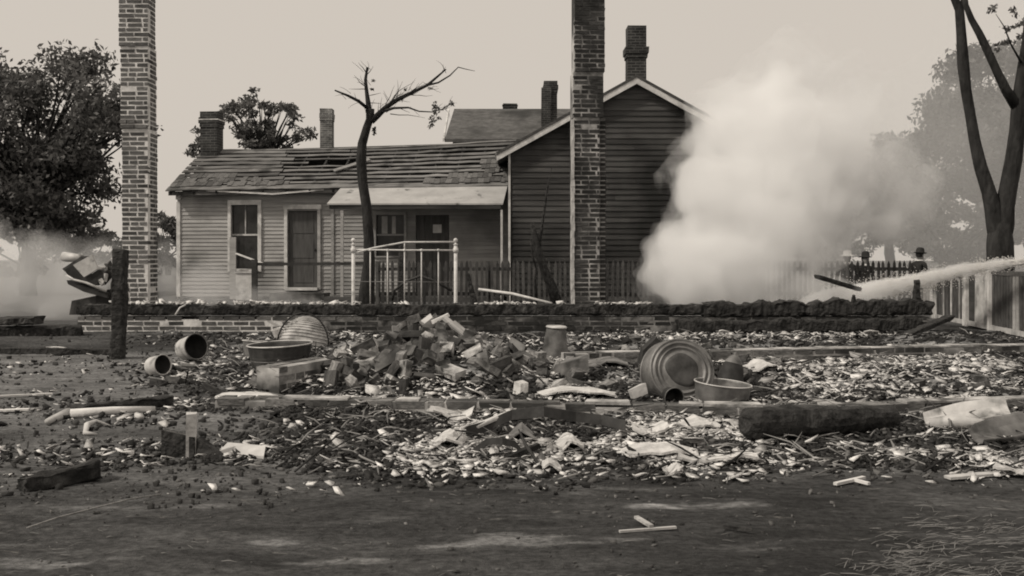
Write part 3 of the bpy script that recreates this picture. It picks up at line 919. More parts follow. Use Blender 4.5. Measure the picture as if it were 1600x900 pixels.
# clinging shingles
sh = MB().box((0, 0, 0), (1, 1, 1)).mesh('shingle'); sh.materials.append(m_shingle)
sl_ang = math.atan2(1.22, 2.12)
def put_shingle(u, t, w, l):
    p = slope(u, t); nrm = Vector((0, 0, 1))
    n = (slope(u + .1, t) - slope(u, t)).cross(slope(u, t + .05) - slope(u, t)).normalized()
    p += n * (.022 + random.uniform(0, .012))
    o = link('shingle', sh, cot, p - world_loc(cot), None, (w, l, .012))
    o.rotation_euler = Euler((sl_ang + random.uniform(-.05, .02), random.uniform(-.02, .02), ANG + random.uniform(-.04, .04)), 'XYZ')
cnt = 0
for r in range(nrow):
    t = .10 + r * (.885 / nrow)
    lim = u_of(795 - 38 * math.sin(r * .5) - random.uniform(0, 18) - (0 if r > 1 else 120 - 50 * r), r * .2)
    u = lim
    while u < U1 - .05 and cnt < 300:
        w = random.uniform(.09, .17)
        if random.random() < .86: put_shingle(u + w / 2, t + random.uniform(-.01, .02), w, .30); cnt += 1
        u += w + .006
    if r < 3:
        u = U0 + .05
        lim2 = u_of(440 - r * 40)
        while u < lim2 and cnt < 300:
            w = random.uniform(.10, .18)
            if random.random() < .8: put_shingle(u + w / 2, t + random.uniform(-.01, .02), w, .28); cnt += 1
            u += w + .008
# porch roof
pr0 = [(540, 294), (799, 291)]
ua, ub = u_of(538), LEN - .02
p_top = [W(ua, -.34, fz(ua, 296, -.34)), W(ub, -.34, fz(ub, 293, -.34))]
uc = u_of(511, -1.35)
p_bot = [W(uc, -1.35, fz(uc, 320, -1.35)), W(LEN - .02, -1.35, fz(LEN, 320, -1.35))]
MB().strip([[p_top[0], p_top[1]], [p_bot[0], p_bot[1]]], (0, 0, .035)).build('porch_roof', m_awning, cot)
MB().bar(p_bot[0] + Vector((.05, .05, -.05)), p_bot[1] + Vector((-.05, .05, -.05)), .06, .09).build('porch_beam', m_siding_dark, cot)
MB().box(W(LEN - .06, -1.30, 1.06), (.05, .05, 2.18)).build('porch_post', m_white, cot)
MB().box(W(uc + .35, -1.30, 1.06), (.07, .07, 2.18)).build('porch_post', m_siding, cot)
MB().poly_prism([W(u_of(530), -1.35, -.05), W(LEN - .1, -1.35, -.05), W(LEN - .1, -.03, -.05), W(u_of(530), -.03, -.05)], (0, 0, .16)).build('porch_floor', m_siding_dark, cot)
# cottage chimney
def small_chimney(parent, name, c, w, d, z0, z1, m, cap=.05, caph=.28, capdrop=.0, top=None, ang=0.0):
    mb = MB(); Rz = Matrix.Rotation(ang, 3, 'Z')
    def pr(ww, dd, a, b_): mb.box((c[0], c[1], (a + b_) / 2), (ww, dd, b_ - a), Rz, jit=.006)
    pr(w, d, z0, z1 - caph - .06 - capdrop)
    pr(w + cap, d + cap, z1 - caph - .06 - capdrop, z1 - caph - capdrop + .04)
    pr(w + cap * 2, d + cap * 2, z1 - caph - capdrop + .04, z1 - caph * .45 - capdrop)
    if capdrop: pr(w * .98, d * .98, z1 - caph * .45 - capdrop, z1)
    else: pr(w + cap * .4, d + cap * .4, z1 - caph * .45, z1)
    return mb.build(name, m, parent)
cc = W(u_of(331, 1.6), 1.6, 0)
st = small_chimney(cot, 'chimney', cc, .46, .42, 3.4, 1 + 229 * 26.6 / F, m_course_dark, .04, .36, ang=ANG)
MB().box((cc.x, cc.y, 1 + 222 * 26.6 / F - .10), (.56, .52, .03), Matrix.Rotation(ANG, 3, 'Z')).build('pale_cap_joint', m_mortar, st)
# white board box by the window and sloping slat
pb = W(u_of(384, -.5), -.5, 0)
bxr = thing('board_box', 'pale upright board box standing under the cottage window', 'box', pb)
MB().box((pb.x, pb.y, .33), (.40, .28, .66), Matrix.Rotation(ANG, 3, 'Z')).build('body', m_fence_pale, bxr)
MB().box((pb.x, pb.y, .675), (.46, .34, .03), Matrix.Rotation(ANG, 3, 'Z')).build('lid', m_white, bxr)
o = MB().bar(at(369, 396, 24.0), at(412, 412, 23.6), .05, .03).build('leaning_slat', m_white); tag(o, 'pale slat slanting across the lower part of the cottage window', 'slat')
ps = W(u_of(364, -.25), -.25, 0)
o = MB().box((ps.x, ps.y, .75), (.16, .03, 1.6), Matrix.Rotation(ANG, 3, 'Z'), jit=.006).build('upright_board', m_siding); tag(o, 'grey board standing upright at the left side of the cottage window', 'board')

# ------------------------------------------------------------------ gabled house
GX, GY = 2.83, 22.5
HALF = 2.92; ZE, ZP = 3.40, 5.02
gab = thing('gabled_house', 'dark clapboard house with pale gable trim behind the white smoke', 'house', (GX, GY + 3.5, 0))
sl = (ZP - ZE) / HALF
GX0, GX1 = GX - HALF, GX + HALF
MB().poly_prism([(GX0, GY, -.1), (GX1, GY, -.1), (GX1, GY, ZE), (GX, GY, ZP), (GX0, GY, ZE)], (0, .12, 0)).build('front_wall', m_siding_dark, gab)
MB().poly_prism([(GX0, GY + 7, -.1), (GX1, GY + 7, -.1), (GX1, GY + 7, ZE), (GX, GY + 7, ZP), (GX0, GY + 7, ZE)], (0, -.12, 0)).build('rear_wall', m_siding_dark, gab)
MB().box((GX0 + .06, GY + 3.5, (ZE - .1) / 2), (.12, 6.7, ZE + .08)).build('side_wall', m_siding_dark, gab)
MB().box((GX1 - .06, GY + 3.5, (ZE - .1) / 2), (.12, 6.7, ZE + .08)).build('side_wall', m_siding_dark, gab)
def gspan(z):
    if z < ZE: return (0.08, 2 * HALF - .08)
    k = (z - ZE) / sl
    return (k + .03, 2 * HALF - k - .03)
clapboards(gab, (GX0, GY, 0), 0, .05, ZP - .12, .128, m_siding_dark, gspan, [], 8)
for s_, nm in ((-1, 'corner_board'), (1, 'corner_board')):
    MB().box((GX + s_ * (HALF - .03), GY - .02, ZE / 2), (.1 if s_ > 0 else .05, .06, ZE)).build(nm, m_white if s_ < 0 else m_siding_dark, gab)
ov = .26
def rake(s_):
    a = Vector((GX, GY - .20, ZP + .10)); b_ = Vector((GX + s_ * (HALF + ov), GY - .20, ZE + .10 - sl * ov))
    MB().strip([[a, b_], [a + Vector((0, 7.4, 0)), b_ + Vector((0, 7.4, 0))]], (0, 0, .07)).build('roof', m_roof_dark, gab)
    a2, b2 = a + Vector((0, .012, -.002)), b_ + Vector((0, .012, -.002))
    MB().poly_prism([a2, b2, b2 - Vector((0, 0, .125)), a2 - Vector((0, 0, .135))], (0, .03, 0)).build('rake_board', m_white, gab)
    a3, b3 = a + Vector((0, .05, -.01)), b_ + Vector((0, .05, -.01))
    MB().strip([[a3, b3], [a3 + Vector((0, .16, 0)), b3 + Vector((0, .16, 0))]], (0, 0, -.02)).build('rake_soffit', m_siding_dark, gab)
rake(-1); rake(1)
small_chimney(gab, 'chimney', (PX(993.5, 24.2), 24.2), .46, .46, 4.5, 1 + 362 * 24.2 / F, m_course_dark, .055, .36, .36)

# ------------------------------------------------------------------ house behind
hb = thing('rear_house', 'grey shingle-roofed house rising behind the cottage ridge', 'house', (0, 31, 0))
x0, x1 = PX(700, 30), PX(960, 30)
ze = 1 + 188 * 30 / F; zr = 1 + 235 * 32.4 / F
MB().box(((x0 + x1) / 2, 32.4, (ze - .3) / 2), (x1 - x0 - .4, 4.2, ze - .1)).build('wall', m_siding_dark, hb)
MB().strip([[(x0 - .1, 30, ze), (x1, 30, ze)], [(x0 + .05, 32.4, zr), (x1, 32.4, zr)], [(x0 - .1, 34.8, ze), (x1, 34.8, ze)]], (0, 0, -.1)).build('roof', m_roof_grey, hb)
for y_, t_ in ((30.06, .16), (34.74, .16)):
    MB().poly_prism([(x0 + .12, 30.2, ze - .2), (x0 + .12, 34.6, ze - .2), (x0 + .12, 32.4, zr - .1)], (.1, 0, 0)).build('gable_wall', m_siding_dark, hb) if y_ < 31 else None
MB().poly_prism([(x0 - .16, 29.98, ze - .09), (x0 - .16, 32.4, zr - .09), (x0 - .16, 32.4, zr + .02), (x0 - .16, 29.98, ze + .02)], (.05, 0, 0)).build('verge_board', m_white, hb)
small_chimney(hb, 'chimney', (PX(797, 33), 33), .46, .4, zr - .6, 1 + 242 * 33 / F, m_course_dark, .03, .1)
small_chimney(hb, 'chimney', (PX(860, 31.2), 31.2), .42, .42, ze, 1 + 277 * 31.2 / F, m_course_dark, .03, .3)
MB().box((PX(852.5, 31.1), 31.05, 1 + 200 * 31.2 / F + .35), (.3, .3, 2.0), jit=.02).build('chimney_flue', m_course_dark, hb)
oc = small_chimney(None, 'brick_chimney', (PX(511, 33), 33), .40, .40, 0, 1 + 234 * 33 / F, m_course_mid, .02, .34)
tag(oc, 'slim distant brick chimney with pale top behind the cottage roof', 'chimney')

# ------------------------------------------------------------------ picket fence
FY = 20.0
fx0, fx1 = PX(590, FY), PX(1424, FY)
fen = thing('picket_fence', 'long dark picket fence in front of the houses running into the smoke', 'fence', ((fx0 + fx1) / 2, FY, 0))
mbp = MB()
mbp.poly_prism([(-.028, 0, 0), (.028, 0, 0), (.028, 0, .86), (0, 0, .93), (-.028, 0, .86)], (0, .02, 0))
pk = mbp.mesh('picket'); pk.materials.append(m_fence)
x = fx0
while x < fx1:
    link('picket', pk, fen, Vector((x, FY - .03, .045 + random.uniform(-.012, .012))) - world_loc(fen), (0, random.uniform(-.02, .02), 0))
    x += .106
for z in (.30, .80):
    MB().box(((fx0 + fx1) / 2, FY + .012, z), (fx1 - fx0, .035, .07)).build('rail', m_fence, fen)
k = fx0
while k < fx1 + .1:
    MB().box((k, FY + .075, .45), (.09, .09, 1.02)).build('post', m_fence, fen); k += 2.25
rl = thing('rail_fence', 'single-rail post fence in front of the cottage door', 'fence', (PX(470, FY), FY, 0))
MB().box((PX(398, FY), FY, .48), (.11, .10, 1.02), jit=.008).build('post', m_fence, rl)
MB().bar((PX(398, FY) + .056, FY, .90), (fx0 - .06, FY, .91), .06, .06).build('rail', m_fence, rl)

# ------------------------------------------------------------------ low fence / gate on the right
fa = Vector((PX(1459, 16.7), 16.7, 0)); fb = Vector((PX(1600, 12.6), 12.6, 0)) 
fd = (fb - fa); FL = fd.length; fd.normalize(); fang = math.atan2(fd.y, fd.x)
lf = thing('garden_fence', 'low whitewashed and weathered garden fence receding at the right edge behind the water jet', 'fence', fa)
def FW(s, off, z):
    n = Vector((fd.y, -fd.x, 0)); p = fa + fd * s + n * off; p.z = z; return p
def s_of(px):
    k = (px - 800) / F
    return (k * fa.y - fa.x) / (fd.x - k * fd.y)
Rf = Matrix.Rotation(fang, 3, 'Z')
def fbox(nm, s0, s1, z0, z1, th, m, off=0.0):
    return MB().box(FW((s0 + s1) / 2, off, (z0 + z1) / 2), (s1 - s0, th, z1 - z0), Rf, jit=.004).build(nm, m, lf)
for pa_, pb_, z1_, m_ in ((1457, 1462.5, .84, m_fence_pale), (1509, 1514.5, .84, m_fence_pale), (1548, 1551, .86, m_fence_pale), (1640, 1646, .9, m_fence)):
    fbox('post', s_of(pa_), s_of(pb_), -.05, z1_, .10, m_)
fbox('bottom_rail', s_of(1458), s_of(1660), .01, .075, .13, m_fence_pale, -.03)
fbox('top_rail', s_of(1462.6), s_of(1508.8), .70, .78, .05, m_fence, .0)
fbox('top_rail', s_of(1552), s_of(1640), .78, .84, .05, m_fence, .0)
s = s_of(1463.5); k = 0
while s < s_of(1508):
    w = .05 if k % 4 == 0 else .085
    fbox('slat', s, s + w, .08, .70 - .02 * (k % 3), .02, m_fence_pale if k % 4 == 0 else m_fence, .01); s += w + .03; k += 1
fbox('board', s_of(1515), s_of(1524), .08, .76, .02, m_siding_dark)
gt = fbox('gate', s_of(1525), s_of(1541), .08, .84, .03, m_fence_pale)
fbox('gate_stile', s_of(1541.5), s_of(1547.5), .08, .84, .03, m_fence_pale, .01)
for z in (.14, .64): MB().box(FW(s_of(1543), -.035, z), (.16, .02, .08), Rf).build('hinge', m_cast, gt)
MB().box(FW((s_of(1525) + s_of(1541)) / 2, -.02, .42), (s_of(1541) - s_of(1525), .012, .012), Rf).build('joint', m_cast, gt)
s = s_of(1552)
while s < s_of(1650):
    w = random.uniform(.07, .10); fbox('slat', s, s + w, .08, .80 + random.uniform(-.02, .03), .02, m_fence if random.random() < .85 else m_siding, .01); s += w + .03
# far stretch of pale pickets running back
fp = thing('pale_picket_fence', 'short run of pale pickets behind the charred stub at right', 'fence', (PX(1448, 18), 18, 0))
for k in range(6):
    MB().box((PX(1441 + k * 3.4, 18.5 - k * .25), 18.5 - k * .25, .36), (.032, .03, .66)).build('picket', m_fence_pale, fp)
MB().bar((PX(1440, 18.55), 18.58, .62), (PX(1459, 17.2), 17.25, .64), .03, .05).build('rail', m_fence_pale, fp)

# ------------------------------------------------------------------ iron bedstead
DB = 14.15
bed = thing('iron_bedstead', 'white enamelled iron bed headboard with ball finials standing behind the foundation wall', 'bed', (PX(632, DB), DB, g1(PX(632, DB), DB)))
def bedp(px, py): return at(px, py, DB)
zg = g1(PX(632, DB), DB)
for px in (552, 712):
    top = bedp(px, 383).z
    post = MB().tube([(PX(px, DB), DB, zg), (PX(px, DB), DB, .30), (PX(px, DB), DB, .34), (PX(px, DB), DB, .38), (PX(px, DB), DB, top)], [.026, .026, .034, .026, .026], 12).build('post', m_iron_white, bed, smooth=True)
    M0 = Matrix.Translation((PX(px, DB), DB, top))
    MB().lathe([(0, 0), (.034, .002), (.036, .012), (.016, .024), (.014, .034), (.028, .05), (.034, .068), (.028, .088), (.012, .10), (0, .102)], 14, M0).build('finial', m_iron_white, post, smooth=True)
    MB().lathe([(.0, -.045), (.034, -.045), (.040, -.01), (.034, .025), (.0, .025)], 12, Matrix.Translation(bedp(px, 390))).build('boss', m_iron_white, post, smooth=True)
MB().tube([bedp(554, 390), bedp(632, 391), bedp(710, 391)], .012, 8).build('cross_rail', m_iron_white, bed, smooth=True)
MB().tube([bedp(559, 394), bedp(583, 387.5), bedp(632, 378.5), bedp(711, 378)], .013, 8).build('top_rail', m_iron_white, bed, smooth=True)
MB().tube([bedp(554, 440), bedp(710, 441)], .006, 8).build('lower_rail', m_tin, bed, smooth=True)
for k, px in enumerate((578.5, 605.5, 632, 658.5, 685)):
    sp = MB().tube([bedp(px, 391), bedp(px, 440), bedp(px, 482)], .009, 8).build('spindle', m_iron_white, bed, smooth=True)
    MB().lathe([(0, -.022), (.018, -.016), (.023, 0), (.018, .016), (0, .022)], 10, Matrix.Translation(bedp(px, 391))).build('knuckle', m_iron_white, sp, smooth=True)
MB().tube([bedp(632, 391), bedp(632, 378.5)], .009, 8).build('spindle', m_iron_white, bed, smooth=True)
o = MB().tube([at(613, 470, 14.4), at(616, 455, 14.4), at(634, 440, 14.4), at(657, 431, 14.4), at(680, 440, 14.4), at(706, 454, 14.4)], [.016, .018, .02, .02, .02, .018], 8).build('bent_iron_bar', m_cast, smooth=True, loc=at(613, 476, 14.4))
tag(o, 'dark bent iron bar hooked up behind the bedstead spindles', 'iron bar')
o = MB().tube([at(748, 452, 15.3), at(800, 459, 15.0), at(862, 474, 14.6)], [.02, .024, .02], 8, .1).build('pale_pole', m_plank_pale, smooth=True); tag(o, 'thin pale pole slanting down right of the bedstead', 'pole')
o = MB().tube([at(274, 492, 13.2), at(281, 481, 13.25), at(290, 476, 13.3)], [.012, .012, .012], 6).build('bent_wire', m_iron_white, smooth=True, loc=at(274, 500, 13.2)); tag(o, 'short pale bent wire hanging over the charred sill near the left chimney', 'wire')

# ------------------------------------------------------------------ trees
def leaf_cloud(name, clumps, n_per, size, m, parent, seed, flat=.5):
    """clumps: list of (centre Vector, rx, ry, rz). many small bent leaf faces"""
    rg = np.random.default_rng(seed)
    P = []; T = []
    for c, rx, ry, rz in clumps:
        k = max(8, int(n_per * rx * rz))
        d = rg.normal(size=(k, 3)); d /= np.linalg.norm(d, axis=1)[:, None]
        r = rg.random(k) ** .45
        tw = rg.normal(size=(k, 3)) * .14
        p = np.array(c)[None] + (d * r[:, None] + tw) * np.array([rx, ry, rz])[None]
        P.append(p); T.append(np.clip(rg.normal(.45, .36, k), 0, 1))
    P = np.concatenate(P); T = np.concatenate(T); n = len(P)
    a = rg.normal(size=(n, 3)); a /= np.linalg.norm(a, axis=1)[:, None]
    b = np.cross(a, rg.normal(size=(n, 3))); b /= np.linalg.norm(b, axis=1)[:, None]
    s = size * rg.uniform(.55, 1.35, n)[:, None]
    V = np.stack([P - a * s, P + b * s * .45, P + a * s, P - b * s * .45], 1)
    nn = np.cross(a, b)
    V[:, 1] += nn * s * .18; V[:, 3] += nn * s * .18
    me = np_mesh(name, V.reshape(-1, 3) - np.array(world_loc(parent))[None], np.arange(n * 4), 4, m, np.repeat(T, 4))
    return link(name, me, parent)

def limb(mb, p0, p1, r0, r1, seg, rs, wob):
    pts = []; rad = []
    for i in range(seg + 1):
        t = i / seg
        p = p0.lerp(p1, t)
        if 0 < i < seg: p += Vector((rs.uniform(-1, 1), rs.uniform(-1, 1), rs.uniform(-.6, .6))) * wob
        pts.append(p); rad.append(r0 + (r1 - r0) * t)
    mb.tube(pts, rad, 7, .06)
    return pts

def tree(name, label, cx, D, py_c, rpx, rpy, py_base, seed, leafm, leaf=.09, dens=900, nclump=46, group=None, thin=1.0, base_z=0.0):
    rs = random.Random(seed)
    X = PX(cx, D); zc = CH + (405 - py_c) * D / F; rx = rpx * D / F; rz = rpy * D / F
    t = thing(name, label, 'tree', (X, D, base_z), group=group)
    mb = MB(); clumps = []
    fork = Vector((X, D, max(base_z + .8, zc - rz * .75)))
    limb(mb, Vector((X, D, base_z - .1)), fork, rz * .07 + .06, rz * .055 + .03, 6, rs, .04)
    for i in range(nclump):
        while True:
            q = Vector((rs.uniform(-1, 1), rs.uniform(-1, 1), rs.uniform(-1, 1)))
            if .25 < q.length < 1: break
        lob = 1 + .28 * math.sin(3.1 * math.atan2(q.z, q.x) + seed) + .16 * math.sin(7.3 * math.atan2(q.z, q.x) + 2 * seed)
        q = q.normalized() * (q.length ** .6) * rs.uniform(.75, 1.05) * lob
        c = Vector((X + q.x * rx, D + q.y * rx * .85, zc + q.z * rz))
        s = rs.uniform(.16, .34) * min(rx, rz) * thin
        clumps.append((c, s * rs.uniform(1, 1.6), s * 1.2, s * rs.uniform(.7, 1)))
        if i % 3 == 0 or thin < .9:
            limb(mb, fork + Vector((0, 0, rs.uniform(-.3, .4) * rz * .4)), c, rz * .03 + .01, .008, 5, rs, rz * .06)
    mb.build('trunk', m_bark, t, smooth=True)
    leaf_cloud('crown', clumps, dens, leaf, leafm, t, seed)
    return t

tree('leafy_tree', 'large dense dark leafy tree at the left edge beside the brick chimney', 45, 27, 222, 165, 145, 480, 31, m_leaf, .085, 1000, 150, thin=.66)
tree('leafy_tree', 'ragged dark treetop showing above the cottage roof', 415, 40, 205, 72, 62, 300, 32, m_leaf, .10, 1000, 75, thin=.5)
tree('leafy_tree', 'small bushy treetop beside the squat chimney left of the cottage ridge', 312, 39, 222, 26, 32, 300, 36, m_leaf, .10, 1200, 14, thin=1)
for i, (cx, D_, pc, rx_, ry_, lab) in enumerate((
        (1545, 48, 215, 125, 130, 'hazy large tree with domed crown behind the forked trunk'),
        (1390, 54, 290, 75, 105, 'pale hazy tree standing left of the forked trunk beyond the smoke'),
        (1680, 50, 270, 130, 170, 'hazy tree crown cut by the right edge of the picture'),
        (1290, 56, 350, 80, 70, 'low hazy tree almost lost behind the white smoke'),
        (1480, 46, 360, 90, 60, 'low hazy bushy tree behind the man in the dark hat'))):
    tree('hazy_tree', lab, cx, D_, pc, rx_, ry_, 430, 41 + i, m_leaf_far, .16, 520, 50, group='trees in the smoke haze', base_z=-.45)
for i, (cx, D_, pc, rx_, ry_, lab) in enumerate((
        (30, 55, 385, 90, 45, 'low pale tree behind the drifting smoke at the left edge'),
        (150, 60, 385, 80, 40, 'low pale tree behind the smoke left of the brick chimney'),
        (262, 62, 385, 40, 48, 'low pale tree between the brick chimney and the cottage corner'))):
    tree('hazy_tree', lab, cx, D_, pc, rx_, ry_, 430, 51 + i, m_leaf_far, .16, 450, 30, group='trees behind the left smoke')

# bare scorched tree
DT = 17.0
bt = thing('bare_tree', 'leafless scorched tree with crooked branches in front of the cottage', 'tree', (PX(574, DT), DT, 0))
mb = MB()
def tp(*pts):
    return [at(x, y, DT + d) for x, y, d in pts]
mb.tube(tp((572, 500, 0), (573, 455, 0), (577, 410, 0), (576, 370, 0), (572, 320, 0), (567, 285, 0), (564, 250, 0), (566, 225, 0), (573, 200, 0), (579, 183, 0), (580, 170, 0)),
        [.16, .13, .10, .09, .085, .085, .09, .082, .07, .062, .055], 10, .07)
mb.tube(tp((577, 185, 0), (576, 165, .05), (573, 145, .1), (571, 125, .1), (574, 105, .1)), [.055, .045, .035, .028, .02], 8, .1)
mb.tube(tp((573, 168, 0), (560, 158, -.1), (545, 150, -.2), (523, 141, -.3)), [.035, .028, .022, .012], 7, .1)
mb.tube(tp((580, 190, 0), (590, 180, 0), (603, 168, .1), (622, 155, .2), (645, 144, .3), (668, 133, .4), (683, 120, .4), (697, 108, .4)), [.06, .055, .045, .038, .032, .026, .02, .012], 8, .08)
mb.tube(tp((668, 133, .4), (685, 129, .4), (703, 118, .4), (716, 105, .4), (728, 108, .5), (742, 111, .5)), [.02, .016, .013, .010, .007, .004], 6, .1)
mb.tube(tp((598, 174, 0), (615, 169, -.1), (638, 168, -.2), (655, 174, -.3), (675, 175, -.3), (690, 171, -.3), (704, 163, -.3), (711, 166, -.3)), [.028, .022, .017, .014, .010, .009, .007, .004], 6, .1)
mb.tube(tp((583, 205, 0), (586, 198, 0), (584, 212, 0)), [.03, .02, .012], 6, .1)
rs = random.Random(9)
for (x, y, L, a) in ((571, 135, 25, 150), (572, 120, 20, 60), (574, 150, 22, 20), (574, 160, 24, 5), (600, 170, 40, 75), (606, 165, 45, 62), (610, 160, 50, 68), (620, 155, 35, 15),
                     (636, 148, 40, 10), (612, 168, 30, -10), (590, 185, 25, 80), (575, 140, 30, 170), (640, 146, 28, 60), (610, 178, 55, -14), (571, 112, 18, 110)):
    pts = [(x, y, 0)]
    for k in range(4):
        a += rs.uniform(-16, 16); x += L / 4 * math.cos(R(a)); y -= L / 4 * math.sin(R(a)); pts.append((x, y, rs.uniform(-.3, .3)))
    mb.tube(tp(*pts), [.009, .007, .006, .004, .002], 5)
for k in range(60):
    x, y, a = rs.choice(((574, 110, 90), (572, 130, 120), (560, 158, 150), (545, 150, 140), (622, 155, 45), (645, 144, 60), (668, 133, 20), (690, 115, 60), (640, 168, -20), (600, 172, 70), (612, 162, 80), (690, 171, 20), (577, 178, 100)))
    x += rs.uniform(-7, 7); y += rs.uniform(-5, 5); L = rs.uniform(8, 26); a += rs.uniform(-50, 50); pts = [(x, y, rs.uniform(-.1, .3))]
    for q in range(3):
        a += rs.uniform(-22, 22); x += L / 3 * math.cos(R(a)); y -= L / 3 * math.sin(R(a)); pts.append((x, y, rs.uniform(-.2, .4)))
    mb.tube(tp(*pts), [.005, .004, .003, .0015], 4)
mb.build('trunk', m_bark, bt, smooth=True)
cl = [(at(681, 172, DT - .3), .07, .07, .09), (at(676, 188, DT - .3), .06, .06, .1), (at(678, 165, DT - .3), .04, .04, .08), (at(672, 198, DT - .3), .04, .04, .05), (at(686, 184, DT - .3), .05, .05, .04),
      (at(634, 140, DT), .05, .05, .03), (at(584, 126, DT), .04, .04, .02), (at(582, 140, DT), .04, .04, .02), (at(585, 205, DT), .05, .05, .06), (at(672, 139, DT), .04, .04, .02), (at(706, 162, DT), .05, .05, .05)]
leaf_cloud('withered_leaves', cl, 6000, .035, m_leaf, bt, 77)

# forked tree on the right
DF = 14.6
ft = thing('forked_tree', 'tall dark tree trunk forking into bare limbs at the right edge', 'tree', (PX(1566, DF), DF, 0))
mb = MB()
def fpnt(*pts): return [at(x, y, DF + d) for x, y, d in pts]
mb.tube(fpnt((1566, 520, 0), (1564, 470, 0), (1563, 420, 0), (1562, 380, 0), (1562, 352, 0), (1561, 338, 0)), [.24, .20, .19, .19, .16, .08], 14, .04)
mb.tube(fpnt((1561, 395, 0), (1556, 352, 0), (1551, 325, 0), (1545, 300, 0), (1532, 260, .05), (1523, 220, .05), (1516, 180, .1), (1509, 140, .1), (1505, 100, .1), (1502, 50, .1), (1499, 15, .1), (1487, -12, .1), (1478, -40, .1)), [.12, .135, .118, .10, .095, .085, .078, .078, .082, .07, .068, .05, .045], 10, .06)
mb.tube(fpnt((1563, 395, 0), (1568, 350, 0), (1571, 322, 0), (1575, 295, 0), (1584, 250, 0), (1590, 205, 0), (1592, 160, 0), (1598, 110, 0), (1606, 60, 0), (1612, -10, 0)), [.12, .148, .135, .125, .118, .11, .10, .085, .08, .07], 10, .06)
mb.tube(fpnt((1588, 165, 0), (1572, 140, -.1), (1557, 110, -.1), (1544, 80, -.1), (1530, 52, -.1), (1518, 30, -.1), (1509, 8, -.1), (1505, -30, -.1)), [.085, .07, .06, .06, .055, .045, .04, .035], 9, .06)
mb.tube(fpnt((1499, 15, .1), (1506, 0, .15), (1512, -30, .2)), [.045, .04, .035], 8, .06)
mb.tube(fpnt((1600, 105, 0), (1580, 70, -.2), (1568, 40, -.3), (1556, 22, -.3)), [.02, .014, .008, .004], 6, .06)
mb.build('trunk', m_bark, ft, smooth=True)
rs = random.Random(15); cl = []
for k in range(34):
    cl.append((at(rs.uniform(1546, 1625), rs.uniform(8, 78), DF + rs.uniform(-.4, .4)), .05, .05, .035))
leaf_cloud('leaf_sprays', cl, 3200, .04, m_leaf, ft, 78)

# ------------------------------------------------------------------ vessels
def lathe_thing(name, label, cat, loc, rot, parts):
    t = thing(name, label, cat, loc, rot)
    for nm, prof, m, n, wob, sd in parts:
        MB().lathe(prof, n, None, wob, sd).build(nm, m, t, local=True, smooth=True)
    return t
def vessel_prof(rb, rt, h, th=.006, ribs=()):
    prof = [(0, 0), (rb * .97, 0), (rb, .006)]
    n = 14
    for k in range(1, n + 1):
        z = h * k / n; r = rb + (rt - rb) * k / n
        prof.append((r, z))
    inner = [(rb + (rt - rb) * k / n - th, max(.006, h * k / n)) for k in range(n, -1, -1)] + [(0, .008)]
    return prof + inner
def ring(r, z, t):
    return [(r + t * math.cos(a), z + t * math.sin(a)) for a in [2 * math.pi * k / 8 for k in range(9)]]
def handle(t, r, z, w, m, side):
    s = side
    pts = [Vector((s * (r - .002), -w / 2, z)), Vector((s * (r + .03), -w / 2, z - .01)), Vector((s * (r + .045), 0, z - .035)), Vector((s * (r + .03), w / 2, z - .01)), Vector((s * (r - .002), w / 2, z))]
    MB().tube(pts, .007, 6).build('handle', m, t, local=True, smooth=True)

# washtub
b = gp(428, 584)
L_ = Vector((b.x, b.y + .26, b.z - .025))
wt = lathe_thing('washtub', 'round dark galvanised washtub standing upright in the rubble', 'tub', L_, (R(1.5), R(-2), 0),
    [('body', vessel_prof(.235, .278, .25), m_tin_dark, 48, .006, 1), ('rim', ring(.280, .25, .007), m_tin_pale, 48, .006, 1), ('band', ring(.252, .12, .005), m_tin, 48, .006, 1), ('band', ring(.256, .15, .005), m_tin, 48, .006, 1), ('band', ring(.26, .18, .005), m_tin, 48, .006, 1)])
handle(wt, .275, .19, .12, m_tin, 1)
b = gp(402, 566)
wt2 = lathe_thing('washtub', 'crushed shallow tub with pale rim behind the round washtub', 'tub', (b.x, b.y + .2, b.z - .03), (R(-4), R(5), 0),
    [('body', vessel_prof(.17, .20, .20), m_tin, 40, .05, 3), ('rim', ring(.202, .20, .007), m_tin_pale, 40, .05, 3)])
# tipped bucket
b = gp(296, 566)
bk1 = lathe_thing('tin_bucket', 'pale tin bucket lying on its side with its dark mouth to the right', 'bucket', (b.x - .09, b.y + .13, b.z + .115), (R(6), R(80), R(-38)),
    [('body', vessel_prof(.105, .122, .24, .004), m_tin_pale, 32, .012, 4), ('rim', ring(.123, .24, .005), m_tin, 32, .012, 4), ('lining', [(.0, .02), (.100, .02), (.1165, .232)], m_cast, 32, .012, 4)])  # black inner surface paints the shade inside the bucket
MB().tube([(.123, 0, .23), (.16, .05, .26), (.17, .12, .25), (.12, .17, .22), (.02, .13, .22)], .004, 6).build('bail', m_tin, bk1, local=True, smooth=True)
b = gp(240, 592)
bk2 = lathe_thing('tin_pail', 'small pale pail lying tipped on the ground left of the washtub', 'pail', (b.x - .05, b.y + .09, b.z + .085), (R(4), R(82), R(-28)),
    [('body', vessel_prof(.078, .086, .15, .004), m_tin_pale, 28, .01, 5), ('rim', ring(.087, .15, .004), m_tin_pale, 28, .01, 5), ('lining', [(.0, .02), (.074, .02), (.081, .144)], m_cast, 28, .01, 5)])  # black inner surface paints in the shaded mouth of the pail
